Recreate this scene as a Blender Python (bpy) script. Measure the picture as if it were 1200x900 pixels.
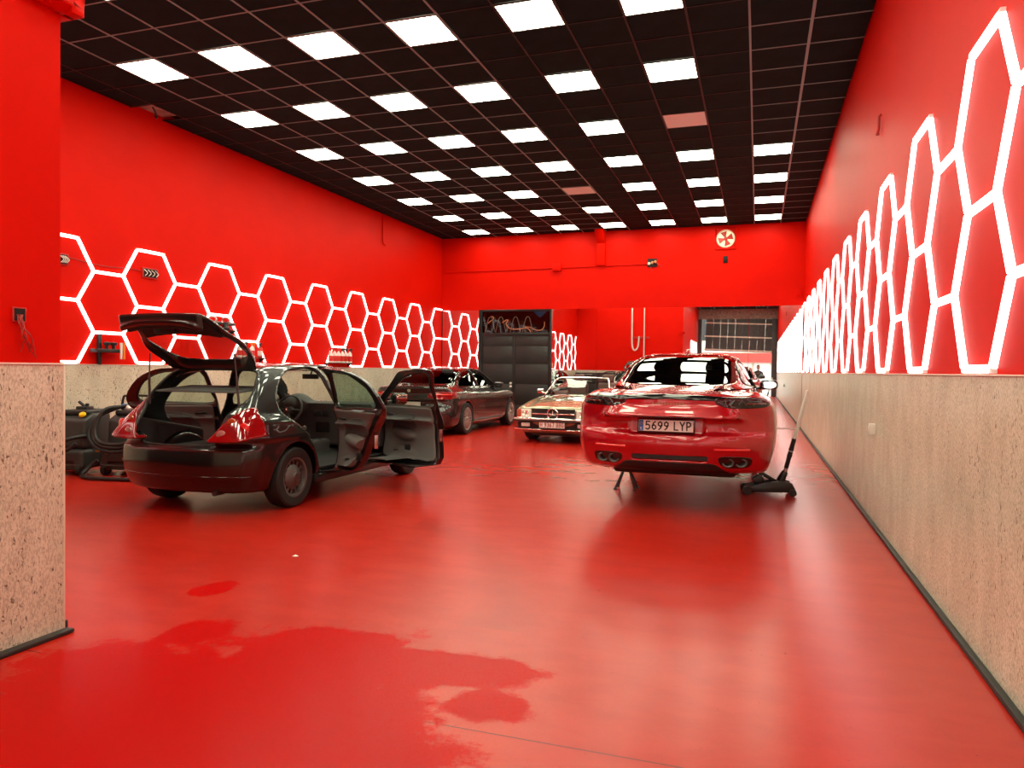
import bpy, bmesh, math, random
import numpy as np
from mathutils import Vector, Matrix

for o in list(bpy.data.objects):
    bpy.data.objects.remove(o, do_unlink=True)
scene = bpy.context.scene
COL = scene.collection
random.seed(7)
PI = math.pi

# ---------------------------------------------------------------- camera
CAM_H = 1.40
FPX, YAW, PITCH, ROLL = 860.164, 0.322823, -0.0197125, 0.0118525
cam = bpy.data.cameras.new('camera')
cam.sensor_fit = 'HORIZONTAL'
cam.sensor_width = 36.0
cam.lens = 36.0 * FPX / 1200.0
cam.clip_start = 0.02
cam.clip_end = 400
camo = bpy.data.objects.new('camera', cam)
COL.objects.link(camo)
_cy, _sy, _cp, _sp, _cr, _sr = (math.cos(YAW), math.sin(YAW), math.cos(PITCH), math.sin(PITCH),
                                math.cos(ROLL), math.sin(ROLL))
_right = Vector((_cy, _sy, 0)); _fwd = Vector((-_sy, _cy, 0)); _up = Vector((0, 0, 1))
_f2 = _cp * _fwd + _sp * _up; _u2 = -_sp * _fwd + _cp * _up
_r3 = _cr * _right + _sr * _u2; _u3 = -_sr * _right + _cr * _u2
M = Matrix(((_r3.x, _u3.x, -_f2.x, 0), (_r3.y, _u3.y, -_f2.y, 0), (_r3.z, _u3.z, -_f2.z, CAM_H), (0, 0, 0, 1)))
camo.matrix_world = M
scene.camera = camo

# ---------------------------------------------------------------- daylight outside, exposure
world = bpy.data.worlds.new('daylight')
scene.world = world
world.use_nodes = True
_bg = world.node_tree.nodes['Background']
_bg.inputs[0].default_value = (0.95, 0.96, 0.92, 1)
_bg.inputs[1].default_value = 6.0
scene.view_settings.view_transform = 'Standard'
scene.view_settings.look = 'None'
scene.view_settings.gamma = 1.0
scene.view_settings.use_curve_mapping = False
scene.view_settings.exposure = 0.06
PANEL_POWER = 19.0
TUBE_POWER = 3.6

# ---------------------------------------------------------------- room dimensions
XR, XL, YB, ZC = 1.07, -8.71, 19.55, 5.14        # right wall, left wall, back wall, ceiling
XP, YP = -3.44, 2.876                              # entrance passage wall and where it ends
YE = -6.5                                          # entrance door behind the camera
DADO = 1.395
LINTEL = 3.075
T = 0.627                                          # ceiling tile
OX, OY = -12.232 * T, 11.4006 * T

# ---------------------------------------------------------------- materials
def srgb(r, g, b):
    def l(c):
        c /= 255.0
        return c / 12.92 if c <= 0.04045 else ((c + 0.055) / 1.055) ** 2.4
    return (l(r), l(g), l(b), 1.0)

MATS = {}
def mat(name, color=(0.5, 0.5, 0.5, 1), rough=0.5, metal=0.0, coat=0.0, coat_rough=0.03, emit=None, power=0.0,
        trans=0.0, ior=1.45, spec=0.5, alpha=1.0, bump=0.0, bump_scale=200.0, mottle=0.0, mottle_scale=8.0):
    m = bpy.data.materials.new(name)
    m.use_nodes = True
    nt = m.node_tree
    b = nt.nodes['Principled BSDF']
    b.inputs['Base Color'].default_value = color
    b.inputs['Roughness'].default_value = rough
    b.inputs['Metallic'].default_value = metal
    b.inputs['Coat Weight'].default_value = coat
    b.inputs['Coat Roughness'].default_value = coat_rough
    b.inputs['Transmission Weight'].default_value = trans
    b.inputs['IOR'].default_value = ior
    b.inputs['Specular IOR Level'].default_value = spec
    b.inputs['Alpha'].default_value = alpha
    if emit is not None:
        b.inputs['Emission Color'].default_value = emit
        b.inputs['Emission Strength'].default_value = power
    if bump or mottle:
        tc = nt.nodes.new('ShaderNodeTexCoord')
    if bump:
        n = nt.nodes.new('ShaderNodeTexNoise')
        n.inputs['Scale'].default_value = bump_scale
        n.inputs['Detail'].default_value = 2
        bp = nt.nodes.new('ShaderNodeBump')
        bp.inputs['Strength'].default_value = bump
        bp.inputs['Distance'].default_value = 0.01
        nt.links.new(tc.outputs['Object'], n.inputs['Vector'])
        nt.links.new(n.outputs['Fac'], bp.inputs['Height'])
        nt.links.new(bp.outputs['Normal'], b.inputs['Normal'])
    if mottle:
        n = nt.nodes.new('ShaderNodeTexNoise')
        n.inputs['Scale'].default_value = mottle_scale
        n.inputs['Detail'].default_value = 4
        r = nt.nodes.new('ShaderNodeValToRGB')
        k = 1.0 - mottle
        r.color_ramp.elements[0].position = 0.3
        r.color_ramp.elements[1].position = 0.7
        r.color_ramp.elements[0].color = (color[0] * k, color[1] * k, color[2] * k, 1)
        r.color_ramp.elements[1].color = color
        nt.links.new(tc.outputs['Object'], n.inputs['Vector'])
        nt.links.new(n.outputs['Fac'], r.inputs['Fac'])
        nt.links.new(r.outputs['Color'], b.inputs['Base Color'])
    MATS[name] = m
    return m

def glass(name, tint, rough=0.0):
    """thin window glass: tinted transparency plus a clear reflecting surface"""
    m = bpy.data.materials.new(name)
    m.use_nodes = True
    nt = m.node_tree
    for n in list(nt.nodes):
        nt.nodes.remove(n)
    out = nt.nodes.new('ShaderNodeOutputMaterial')
    tr = nt.nodes.new('ShaderNodeBsdfTransparent'); tr.inputs[0].default_value = tint
    gl = nt.nodes.new('ShaderNodeBsdfGlossy'); gl.inputs['Roughness'].default_value = rough
    fr = nt.nodes.new('ShaderNodeFresnel'); fr.inputs[0].default_value = 1.55
    ge = nt.nodes.new('ShaderNodeNewGeometry'); mp = nt.nodes.new('ShaderNodeMapRange')   # same pane from either face
    mp.inputs['To Min'].default_value = 1.42; mp.inputs['To Max'].default_value = 1.0 / 1.42
    nt.links.new(ge.outputs['Backfacing'], mp.inputs['Value']); nt.links.new(mp.outputs[0], fr.inputs[0])
    mx = nt.nodes.new('ShaderNodeMixShader')
    nt.links.new(fr.outputs[0], mx.inputs[0]); nt.links.new(tr.outputs[0], mx.inputs[1])
    nt.links.new(gl.outputs[0], mx.inputs[2]); nt.links.new(mx.outputs[0], out.inputs[0])
    MATS[name] = m
    return m

class NT:
    """tiny node-graph helper"""
    def __init__(s, m):
        s.t = m.node_tree; s.b = s.t.nodes['Principled BSDF']
        s.tc = s.t.nodes.new('ShaderNodeTexCoord')
    def map(s, scale=(1, 1, 1), loc=(0, 0, 0), src='Object'):
        n = s.t.nodes.new('ShaderNodeMapping'); n.inputs['Scale'].default_value = scale
        n.inputs['Location'].default_value = loc
        s.t.links.new(s.tc.outputs[src], n.inputs['Vector']); return n.outputs[0]
    def noise(s, vec, scale, detail=4, rough=0.5, dist=0.0):
        n = s.t.nodes.new('ShaderNodeTexNoise'); n.inputs['Scale'].default_value = scale
        n.inputs['Detail'].default_value = detail; n.inputs['Roughness'].default_value = rough
        n.inputs['Distortion'].default_value = dist
        s.t.links.new(vec, n.inputs['Vector']); return n.outputs['Fac']
    def ramp(s, fac, stops, interp='LINEAR'):
        n = s.t.nodes.new('ShaderNodeValToRGB'); cr = n.color_ramp; cr.interpolation = interp
        while len(cr.elements) < len(stops): cr.elements.new(0.5)
        for e, (p, c) in zip(cr.elements, stops):
            e.position = p; e.color = c if hasattr(c, '__len__') else (c, c, c, 1)
        s.t.links.new(fac, n.inputs[0]); return n.outputs[0]
    def mix(s, fac, a, b, kind='MIX'):
        n = s.t.nodes.new('ShaderNodeMix'); n.data_type = 'RGBA'; n.blend_type = kind
        for v, i in ((fac, 0), (a, 6), (b, 7)):
            if hasattr(v, 'is_linked') or isinstance(v, bpy.types.NodeSocket): s.t.links.new(v, n.inputs[i])
            else: n.inputs[i].default_value = v
        return n.outputs[2]
    def math(s, op, a, b=0.0, c=None, clamp=False):
        n = s.t.nodes.new('ShaderNodeMath'); n.operation = op; n.use_clamp = clamp
        for v, i in ((a, 0), (b, 1), (c, 2)):
            if v is None: continue
            if isinstance(v, bpy.types.NodeSocket): s.t.links.new(v, n.inputs[i])
            else: n.inputs[i].default_value = v
        return n.outputs[0]
    def sep(s, vec):
        n = s.t.nodes.new('ShaderNodeSeparateXYZ'); s.t.links.new(vec, n.inputs[0]); return n.outputs
    def bump(s, h, strength=0.3, dist=0.01):
        n = s.t.nodes.new('ShaderNodeBump'); n.inputs['Strength'].default_value = strength
        n.inputs['Distance'].default_value = dist
        s.t.links.new(h, n.inputs['Height']); s.t.links.new(n.outputs[0], s.b.inputs['Normal'])
    def set(s, name, sock): s.t.links.new(sock, s.b.inputs[name])

# ---------------------------------------------------------------- objects
def link(name, me, m=None, parent=None, loc=None):
    o = bpy.data.objects.new(name, me)
    COL.objects.link(o)
    if m is not None and me is not None and not me.materials:
        me.materials.append(MATS[m] if isinstance(m, str) else m)
    if parent is not None: o.parent = parent
    if loc is not None: o.location = loc
    return o

def tag(o, label, cat, group=None, kind=None):
    o['label'] = label; o['category'] = cat
    if group: o['group'] = group
    if kind: o['kind'] = kind
    return o

def thing(name, label, cat, loc=(0, 0, 0), rotz=0.0, group=None):
    o = bpy.data.objects.new(name, None); COL.objects.link(o)
    o.empty_display_size = 0.1
    o.location = loc; o.rotation_euler = (0, 0, rotz)
    return tag(o, label, cat, group)

def struct(o):
    o['kind'] = 'structure'; return o

def smooth_mesh(me, angle=None):
    me.polygons.foreach_set('use_smooth', [True] * len(me.polygons))
    if angle is not None:
        try: me.set_sharp_from_angle(angle=math.radians(angle))
        except Exception: pass

class MB:
    """collects simple solids into one mesh"""
    def __init__(s): s.v = []; s.f = []
    def add(s, v, f, mtx=None):
        n = len(s.v)
        s.v += [tuple(mtx @ Vector(p)) if mtx is not None else tuple(p) for p in v]
        s.f += [[i + n for i in q] for q in f]
        return s
    def box(s, a, b, mtx=None):
        (x0, y0, z0), (x1, y1, z1) = a, b
        v = [(x0, y0, z0), (x1, y0, z0), (x1, y1, z0), (x0, y1, z0), (x0, y0, z1), (x1, y0, z1), (x1, y1, z1), (x0, y1, z1)]
        return s.add(v, [(0, 3, 2, 1), (4, 5, 6, 7), (0, 1, 5, 4), (1, 2, 6, 5), (2, 3, 7, 6), (3, 0, 4, 7)], mtx)
    def prism(s, poly, a0, a1, axis='z', mtx=None):
        n = len(poly)
        def P(u, w, a): return {'z': (u, w, a), 'y': (u, a, w), 'x': (a, u, w)}[axis]
        v = [P(u, w, a0) for u, w in poly] + [P(u, w, a1) for u, w in poly]
        f = [list(range(n))[::-1], list(range(n, 2 * n))] + [(i, (i + 1) % n, n + (i + 1) % n, n + i) for i in range(n)]
        return s.add(v, f, mtx)
    def lathe(s, prof, n=16, axis='z', mtx=None, a0=0.0, a1=2 * PI, cap=False):
        full = abs(a1 - a0 - 2 * PI) < 1e-6
        m = n if full else n + 1
        v = []
        for r, h in prof:
            for i in range(m):
                a = a0 + (a1 - a0) * i / n
                c, d = r * math.cos(a), r * math.sin(a)
                v.append({'z': (c, d, h), 'y': (c, h, d), 'x': (h, c, d)}[axis])
        f = []
        for k in range(len(prof) - 1):
            for i in range(n):
                j = (i + 1) % m
                f.append((k * m + i, k * m + j, (k + 1) * m + j, (k + 1) * m + i))
        if full and cap:
            if prof[0][0] > 1e-5: f.append(list(range(m))[::-1])
            if prof[-1][0] > 1e-5: f.append(list(range((len(prof) - 1) * m, len(prof) * m)))
        return s.add(v, f, mtx)
    def cyl(s, p0, p1, r, n=12, r1=None, mtx=None):
        p0, p1 = Vector(p0), Vector(p1); d = p1 - p0
        q = d.to_track_quat('Z', 'Y').to_matrix().to_4x4()
        mt = Matrix.Translation(p0) @ q
        if mtx is not None: mt = mtx @ mt
        return s.lathe([(r, 0), (r if r1 is None else r1, d.length)], n, 'z', mt, cap=True)
    def tube(s, path, r, n=8, closed=False, mtx=None):
        P = [Vector(p) for p in path]; m = len(P); rings = []; up = None
        for i, p in enumerate(P):
            t = (P[(i + 1) % m] - P[i - 1]) if closed or 0 < i < m - 1 else (P[1] - P[0] if i == 0 else P[-1] - P[-2])
            t.normalize()
            if up is None:
                up = Vector((0, 0, 1)) if abs(t.z) < 0.9 else Vector((1, 0, 0))
            up = (up - t * up.dot(t)).normalized(); w = t.cross(up)
            rr = r[i] if hasattr(r, '__len__') else r
            rings.append([p + (up * math.cos(2 * PI * k / n) + w * math.sin(2 * PI * k / n)) * rr for k in range(n)])
        v = [q for g in rings for q in g]; f = []
        for i in range(m if closed else m - 1):
            j = (i + 1) % m
            for k in range(n):
                l = (k + 1) % n
                f.append((i * n + k, i * n + l, j * n + l, j * n + k))
        if not closed:
            f.append(list(range(n))[::-1]); f.append(list(range((m - 1) * n, m * n)))
        return s.add(v, f, mtx)
    def mesh(s, name='mesh', smooth=None):
        me = bpy.data.meshes.new(name)
        me.from_pydata(s.v, [], s.f)
        bm = bmesh.new(); bm.from_mesh(me)
        bmesh.ops.recalc_face_normals(bm, faces=bm.faces)
        bm.to_mesh(me); bm.free()
        if smooth is not None: smooth_mesh(me, smooth)
        return me
    def build(s, name, m, parent=None, bevel=0.0, smooth=None, loc=None, seg=2):
        me = s.mesh(name, None)
        if bevel:
            bm = bmesh.new(); bm.from_mesh(me)
            bmesh.ops.remove_doubles(bm, verts=bm.verts, dist=1e-5)
            ed = [e for e in bm.edges if len(e.link_faces) == 2 and e.calc_face_angle(0) > 0.5]
            bmesh.ops.bevel(bm, geom=ed, offset=bevel, segments=seg, profile=0.5, affect='EDGES', clamp_overlap=True)
            bm.to_mesh(me); bm.free()
            if smooth is None: smooth = 40
        if smooth is not None: smooth_mesh(me, smooth)
        return link(name, me, m, parent, loc)

def smooth_path(pts, n=6, closed=False):
    """Catmull-Rom through the points"""
    P = [np.array(p, float) for p in pts]; m = len(P); out = []
    for i in range(m if closed else m - 1):
        if closed: a, b, c, d = P[i - 1], P[i], P[(i + 1) % m], P[(i + 2) % m]
        else: a, b, c, d = P[max(i - 1, 0)], P[i], P[i + 1], P[min(i + 2, m - 1)]
        for k in range(n):
            t = k / n
            out.append(0.5 * ((2 * b) + (-a + c) * t + (2 * a - 5 * b + 4 * c - d) * t * t + (-a + 3 * b - 3 * c + d) * t ** 3))
    if not closed: out.append(P[-1])
    return [tuple(p) for p in out]

def copy_tree(o, parent=None):
    c = o.copy(); COL.objects.link(c)
    if parent is not None: c.parent = parent
    for ch in list(o.children): copy_tree(ch, c)
    return c

# ---------------------------------------------------------------- implicit surfaces
def smax(a, b, k=0.03):
    h = np.maximum(k - np.abs(a - b), 0) / k
    return np.maximum(a, b) + h * h * (k * 0.25)
def smin(a, b, k=0.03):
    h = np.maximum(k - np.abs(a - b), 0) / k
    return np.minimum(a, b) - h * h * (k * 0.25)
def prof(pts):
    """smooth monotone curve through (x, v) points"""
    x = np.array([p[0] for p in pts], float); y = np.array([p[1] for p in pts], float)
    h = np.diff(x); d = np.diff(y) / h; m = np.zeros_like(y)
    m[0], m[-1] = d[0], d[-1]
    for i in range(1, len(x) - 1):
        if d[i - 1] * d[i] > 0:
            w1, w2 = 2 * h[i] + h[i - 1], h[i] + 2 * h[i - 1]
            m[i] = (w1 + w2) / (w1 / d[i - 1] + w2 / d[i])
    X = np.linspace(x[0], x[-1], 700); i = np.clip(np.searchsorted(x, X) - 1, 0, len(x) - 2)
    t = (X - x[i]) / h[i]
    Y = ((2 * t**3 - 3 * t**2 + 1) * y[i] + (t**3 - 2 * t**2 + t) * h[i] * m[i] + (-2 * t**3 + 3 * t**2) * y[i + 1]
         + (t**3 - t**2) * h[i] * m[i + 1])
    X = X.astype(np.float32); Y = Y.astype(np.float32)
    return lambda q: np.interp(q, X, Y).astype(np.float32)
def lin(pts):
    X = [p[0] for p in pts]; Y = [p[1] for p in pts]
    return lambda q: np.interp(q, X, Y).astype(np.float32)

class Poly:
    """signed distance to a 2-D outline, sampled from a small grid"""
    def __init__(s, pts, smooth=0, r=0.0, step=0.008, pad=0.4):
        if smooth: pts = [p[:2] for p in smooth_path(pts, smooth, True)]
        s.pts = pts
        P = np.array(pts, float); s.lo = P.min(0) - pad; s.h = step
        n = np.ceil((P.max(0) + pad - s.lo) / step).astype(int) + 2
        gx = s.lo[0] + step * np.arange(n[0]); gy = s.lo[1] + step * np.arange(n[1])
        X, Y = np.meshgrid(gx, gy, indexing='ij')
        D = np.full(X.shape, 1e9); ins = np.zeros(X.shape, bool)
        for i in range(len(P)):
            a, b = P[i - 1], P[i]; e = b - a
            wx, wy = X - a[0], Y - a[1]
            t = np.clip((wx * e[0] + wy * e[1]) / max(e @ e, 1e-12), 0, 1)
            D = np.minimum(D, (wx - e[0] * t) ** 2 + (wy - e[1] * t) ** 2)
            c = ((a[1] > Y) != (b[1] > Y))
            if abs(e[1]) > 1e-12: ins ^= c & (X < e[0] * (Y - a[1]) / e[1] + a[0])
        s.G = (np.sqrt(D) * np.where(ins, -1, 1) - r).astype(np.float32); s.n = n
    def __call__(s, x, y):
        u = np.clip((x - s.lo[0]) / s.h, 0, s.n[0] - 1.001); v = np.clip((y - s.lo[1]) / s.h, 0, s.n[1] - 1.001)
        i = u.astype(np.int32); j = v.astype(np.int32); u = (u - i).astype(np.float32); v = (v - j).astype(np.float32)
        G = s.G
        return (G[i, j] * (1 - u) + G[i + 1, j] * u) * (1 - v) + (G[i, j + 1] * (1 - u) + G[i + 1, j + 1] * u) * v

def iso(f, lo, hi, h, lip=1.6, project=2):
    """surface nets over the zero set of f inside a box; returns verts, quads"""
    lo = np.array(lo, np.float32); B = 6
    nb = np.ceil((np.array(hi) - lo) / (h * B)).astype(int); n = nb * B + 1
    V = np.full(n, 9.0, np.float32)
    bi = np.stack(np.meshgrid(*[np.arange(k) for k in nb], indexing='ij'), -1).reshape(-1, 3)
    cen = lo + (bi * B + B / 2) * np.float32(h)
    fc = f(cen[:, 0], cen[:, 1], cen[:, 2])
    act = bi[np.abs(fc) < lip * h * B * 0.9]
    sgn = np.where(fc < 0, -9.0, 9.0).astype(np.float32)
    for b, sg in zip(bi[(fc < 0)], sgn[fc < 0]):
        V[b[0]*B:b[0]*B+B+1, b[1]*B:b[1]*B+B+1, b[2]*B:b[2]*B+B+1] = sg
    k = np.arange(B + 1)
    loc = np.stack(np.meshgrid(k, k, k, indexing='ij'), -1).reshape(-1, 3)
    for c0 in range(0, len(act), 3000):
        a = act[c0:c0 + 3000]
        g = (a[:, None, :] * B + loc[None]).reshape(-1, 3)
        p = lo + g * np.float32(h)
        V[g[:, 0], g[:, 1], g[:, 2]] = f(p[:, 0], p[:, 1], p[:, 2])
    neg = V < 0
    c = [(0,0,0),(1,0,0),(0,1,0),(1,1,0),(0,0,1),(1,0,1),(0,1,1),(1,1,1)]
    cnt = np.zeros(np.array(n) - 1, np.int8)
    for (a, b, d) in c:
        cnt += neg[a:n[0]-1+a, b:n[1]-1+b, d:n[2]-1+d]
    cell = np.argwhere((cnt > 0) & (cnt < 8))
    vid = np.full(np.array(n) - 1, -1, np.int64); vid[tuple(cell.T)] = np.arange(len(cell))
    acc = np.zeros((len(cell), 3), np.float32); w = np.zeros(len(cell), np.float32)
    for i in range(8):
        for j in range(i + 1, 8):
            if sum(abs(c[i][q] - c[j][q]) for q in range(3)) != 1: continue
            A = np.array(c[i]); Bc = np.array(c[j])
            va = V[tuple((cell + A).T)]; vb = V[tuple((cell + Bc).T)]
            cr = (va < 0) != (vb < 0); t = np.where(cr, va / np.where(cr, va - vb, 1), 0)
            acc += cr[:, None] * (A + t[:, None] * (Bc - A)); w += cr
    P = lo + (cell + acc / w[:, None]) * np.float32(h)
    e = np.float32(h * 0.08)
    for _ in range(project):
        v0 = f(P[:, 0], P[:, 1], P[:, 2])
        g = np.stack([(f(P[:, 0] + e * (q == 0), P[:, 1] + e * (q == 1), P[:, 2] + e * (q == 2)) - v0) / e for q in range(3)], 1)
        st = v0[:, None] * g / np.maximum((g * g).sum(1, keepdims=True), 0.15)
        P = P - np.clip(st, -h * 0.5, h * 0.5)
    Q = []
    for ax in range(3):
        u, v_ = (ax + 1) % 3, (ax + 2) % 3
        s0 = [slice(None)] * 3; s1 = [slice(None)] * 3
        s0[ax] = slice(0, n[ax] - 1); s1[ax] = slice(1, n[ax])
        na, nbb = neg[tuple(s0)], neg[tuple(s1)]
        ed = np.argwhere(na != nbb)
        ed = ed[(ed[:, u] > 0) & (ed[:, v_] > 0) & (ed[:, u] < n[u] - 1) & (ed[:, v_] < n[v_] - 1)]
        if not len(ed): continue
        def at(du, dv):
            q = ed.copy(); q[:, u] += du; q[:, v_] += dv; return vid[tuple(q.T)]
        q = np.stack([at(-1, -1), at(0, -1), at(0, 0), at(-1, 0)], 1)
        fl = ~na[tuple(ed.T)]
        q[fl] = q[fl][:, ::-1]
        Q.append(q)
    Q = np.concatenate(Q) if Q else np.zeros((0, 4), int)
    Q = Q[(Q >= 0).all(1)]
    return P, Q

def iso_obj(name, f, lo, hi, h, m, parent=None, origin=(0, 0, 0), lip=1.6, sharp=None, keep=None, project=2):
    P, Q = iso(f, lo, hi, h, lip, project)
    if keep is not None and len(Q):
        cen = P[Q].mean(1); Q = Q[keep(cen)]
        u, inv = np.unique(Q, return_inverse=True); P = P[u]; Q = inv.reshape(-1, 4)
    P = P - np.array(origin, np.float32)
    me = bpy.data.meshes.new(name)
    me.vertices.add(len(P)); me.vertices.foreach_set('co', P.astype(np.float32).ravel())
    me.loops.add(len(Q) * 4); me.loops.foreach_set('vertex_index', Q.astype(np.int32).ravel())
    me.polygons.add(len(Q)); me.polygons.foreach_set('loop_start', np.arange(0, len(Q) * 4, 4, dtype=np.int32))
    try: me.polygons.foreach_set('loop_total', np.full(len(Q), 4, np.int32))
    except Exception: pass
    me.update(calc_edges=True); me.validate()
    smooth_mesh(me, sharp)
    return link(name, me, m, parent, origin)

def rbox(x, y, z, c, s, r):
    """rounded box distance; c centre, s half sizes"""
    qx = np.abs(x - c[0]) - (s[0] - r); qy = np.abs(y - c[1]) - (s[1] - r); qz = np.abs(z - c[2]) - (s[2] - r)
    o = np.sqrt(np.maximum(qx, 0) ** 2 + np.maximum(qy, 0) ** 2 + np.maximum(qz, 0) ** 2)
    return o + np.minimum(np.maximum(qx, np.maximum(qy, qz)), 0) - r
# ================================================================ ROOM MATERIALS
def wall_paint(name, col, rough=0.5):
    m = mat(name, col, rough)
    n = NT(m); v = n.map()
    a = n.noise(v, 1.3, 5, 0.6); c2 = (col[0] * 0.93, col[1] * 0.8, col[2] * 0.8, 1)
    n.set('Base Color', n.mix(n.ramp(a, [(0.35, 0.0), (0.7, 1.0)]), col, c2))
    n.bump(n.noise(v, 60, 3), 0.06, 0.005)
    return m
wall_paint('red_paint', (0.64, 0.0055, 0.0004, 1), 0.5)
MATS['red_paint'].node_tree.nodes['Principled BSDF'].inputs['Specular IOR Level'].default_value = 0.07

def stone_mat(name, base, light, dark):
    m = mat(name, base, 0.33, spec=0.55)
    n = NT(m); v = n.map((1, 1, 0.42))
    fleck = n.noise(v, 62, 3, 0.62, 0.6)
    fine = n.noise(v, 130, 2, 0.6)
    big = n.noise(v, 5.0, 4, 0.55)
    c = n.mix(n.ramp(big, [(0.35, 0.0), (0.68, 1.0)]), base, light)
    c = n.mix(n.ramp(fine, [(0.42, 0.35), (0.55, 0.0)]), c, dark)
    thr = n.math('ADD', fleck, n.math('MULTIPLY', n.noise(v, 7.0, 2), 0.22))
    pit = n.ramp(thr, [(0.455, 1.0), (0.50, 0.0)])
    c = n.mix(pit, c, dark)
    n.set('Base Color', c)
    n.set('Roughness', n.ramp(pit, [(0.0, 0.27), (1.0, 0.7)]))
    n.bump(n.math('SUBTRACT', 1.0, pit), 0.35, 0.004)
    return m
stone_mat('travertine', (0.60, 0.56, 0.45, 1), (0.72, 0.68, 0.56, 1), (0.14, 0.105, 0.07, 1))

def floor_mat():
    m = mat('red_epoxy', (0.6, 0.02, 0.015, 1), 0.3, spec=0.28)
    n = NT(m); v = n.map()
    X, Y, Z = n.sep(v)
    big = n.noise(v, 0.5, 1, 0.4); mid = n.noise(v, 1.1, 2, 0.4); fine = n.noise(v, 18, 1, 0.4)
    # water: noisy edged puddles left on the floor near the entrance
    wob = n.math('MULTIPLY', n.math('SUBTRACT', n.noise(v, 2.2, 6, 0.68), 0.5), 1.9)
    wob2 = n.math('MULTIPLY', n.math('SUBTRACT', n.noise(v, 11.0, 4, 0.7), 0.5), 0.7)
    d = None
    for (cx, cy, rx, ry) in ((-2.25, 2.42, 0.95, 0.62), (-1.75, 2.0, 0.7, 1.15), (-1.95, 3.02, 0.55, 0.35), (-2.8, 3.12, 0.17, 0.2),
                             (-3.22, 3.76, 0.10, 0.16), (-1.35, 3.15, 0.42, 0.2), (-1.2, 2.38, 0.10, 0.13), (-0.35, 2.25, 0.4, 0.14),
                             (-2.4, 1.2, 1.1, 1.0), (-1.05, 2.85, 0.18, 0.15)):
        a = n.math('DIVIDE', n.math('SUBTRACT', X, cx), rx); b = n.math('DIVIDE', n.math('SUBTRACT', Y, cy), ry)
        q = n.math('SUBTRACT', n.math('SQRT', n.math('ADD', n.math('MULTIPLY', a, a), n.math('MULTIPLY', b, b))), 1.0)
        d = q if d is None else n.math('MINIMUM', d, q)
    d = n.math('ADD', n.math('ADD', d, wob), wob2)
    wet = n.ramp(d, [(0.0, 1.0), (0.16, 0.0)])
    c = n.ramp(big, [(0.3, (0.40, 0.013, 0.006, 1)), (0.7, (0.47, 0.020, 0.010, 1))])
    c = n.mix(n.ramp(n.noise(n.map((1.0, 2.2, 1.0)), 2.2, 6, 0.62, 0.3), [(0.36, 0.42), (0.6, 0.0)]), c, (0.33, 0.009, 0.005, 1))
    c = n.mix(n.ramp(n.noise(v, 55, 1, 0.5), [(0.20, 1.0), (0.215, 0.0)]), c, (0.10, 0.012, 0.010, 1))   # grit
    # curved tyre mark
    tx = n.math('SUBTRACT', X, -4.6); ty = n.math('SUBTRACT', Y, 3.2)
    rr = n.math('SQRT', n.math('ADD', n.math('MULTIPLY', tx, tx), n.math('MULTIPLY', ty, ty)))
    band = n.math('ABSOLUTE', n.math('SUBTRACT', rr, 3.33))
    mark = n.ramp(n.math('ADD', band, n.math('MULTIPLY', n.noise(n.map((1, 1, 1)), 16, 3), 0.12)), [(0.06, 0.30), (0.30, 0.0)])
    inr = n.math('MULTIPLY', n.math('GREATER_THAN', Y, 3.7), n.math('GREATER_THAN', X, -2.9))
    c = n.mix(n.math('MULTIPLY', mark, inr), c, (0.20, 0.014, 0.010, 1))
    # saw-cut joints
    j = n.math('LESS_THAN', n.math('ABSOLUTE', n.math('SUBTRACT', Y, 2.63)), 0.004)
    j2 = n.math('LESS_THAN', n.math('ABSOLUTE', n.math('SUBTRACT', Y, 12.4)), 0.004)
    jj = n.math('MAXIMUM', j, j2)
    c = n.mix(jj, c, (0.16, 0.012, 0.010, 1))
    c = n.mix(wet, c, (0.40, 0.0015, 0.001, 1))
    n.set('Base Color', c)
    r = n.ramp(n.math('ADD', n.math('MULTIPLY', mid, 0.5), n.math('MULTIPLY', big, 0.5)), [(0.2, 0.24), (0.8, 0.30)])
    n.b.inputs['Roughness'].default_value = 0.26
    n.set('Specular IOR Level', n.ramp(wet, [(0.0, 0.24), (1.0, 0.05)]))
    h = n.math('ADD', n.math('MULTIPLY', fine, n.math('SUBTRACT', 1.0, n.math('MULTIPLY', wet, 0.9))), n.math('MULTIPLY', n.noise(v, 3, 1, 0.4), 0.35))
    n.bump(n.math('SUBTRACT', h, jj), 0.02, 0.01)
    return m
floor_mat()
mat('ceiling_tile', (0.010, 0.024, 0.022, 1), 0.85, spec=0.12, mottle=0.3, mottle_scale=3)
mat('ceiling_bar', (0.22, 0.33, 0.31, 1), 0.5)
mat('ceiling_void', (0.01, 0.01, 0.01, 1), 0.9)
mat('panel_light', (0.9, 0.9, 0.9, 1), 0.5, emit=(0.96, 1.0, 0.74, 1), power=PANEL_POWER)
mat('panel_dead', (0.80, 0.92, 0.88, 1), 0.6)
mat('tube_light', (0.9, 0.9, 0.9, 1), 0.4, emit=(1.0, 0.96, 0.88, 1), power=TUBE_POWER)
mat('joint_plastic', (0.75, 0.75, 0.75, 1), 0.4)
mat('mirror_glass', (0.90, 0.89, 0.88, 1), 0.012, metal=1.0)
mat('mirror_edge', (0.45, 0.5, 0.47, 1), 0.2)
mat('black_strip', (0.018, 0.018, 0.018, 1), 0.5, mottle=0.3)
mat('grey_trim', (0.55, 0.52, 0.48, 1), 0.4)
mat('cream_trim', (0.70, 0.62, 0.52, 1), 0.4)
mat('door_black', (0.022, 0.022, 0.022, 1), 0.42, mottle=0.35, mottle_scale=2.5)
mat('frame_black', (0.010, 0.010, 0.010, 1), 0.4)
mat('black_plastic', (0.020, 0.020, 0.021, 1), 0.45, mottle=0.2)
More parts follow.
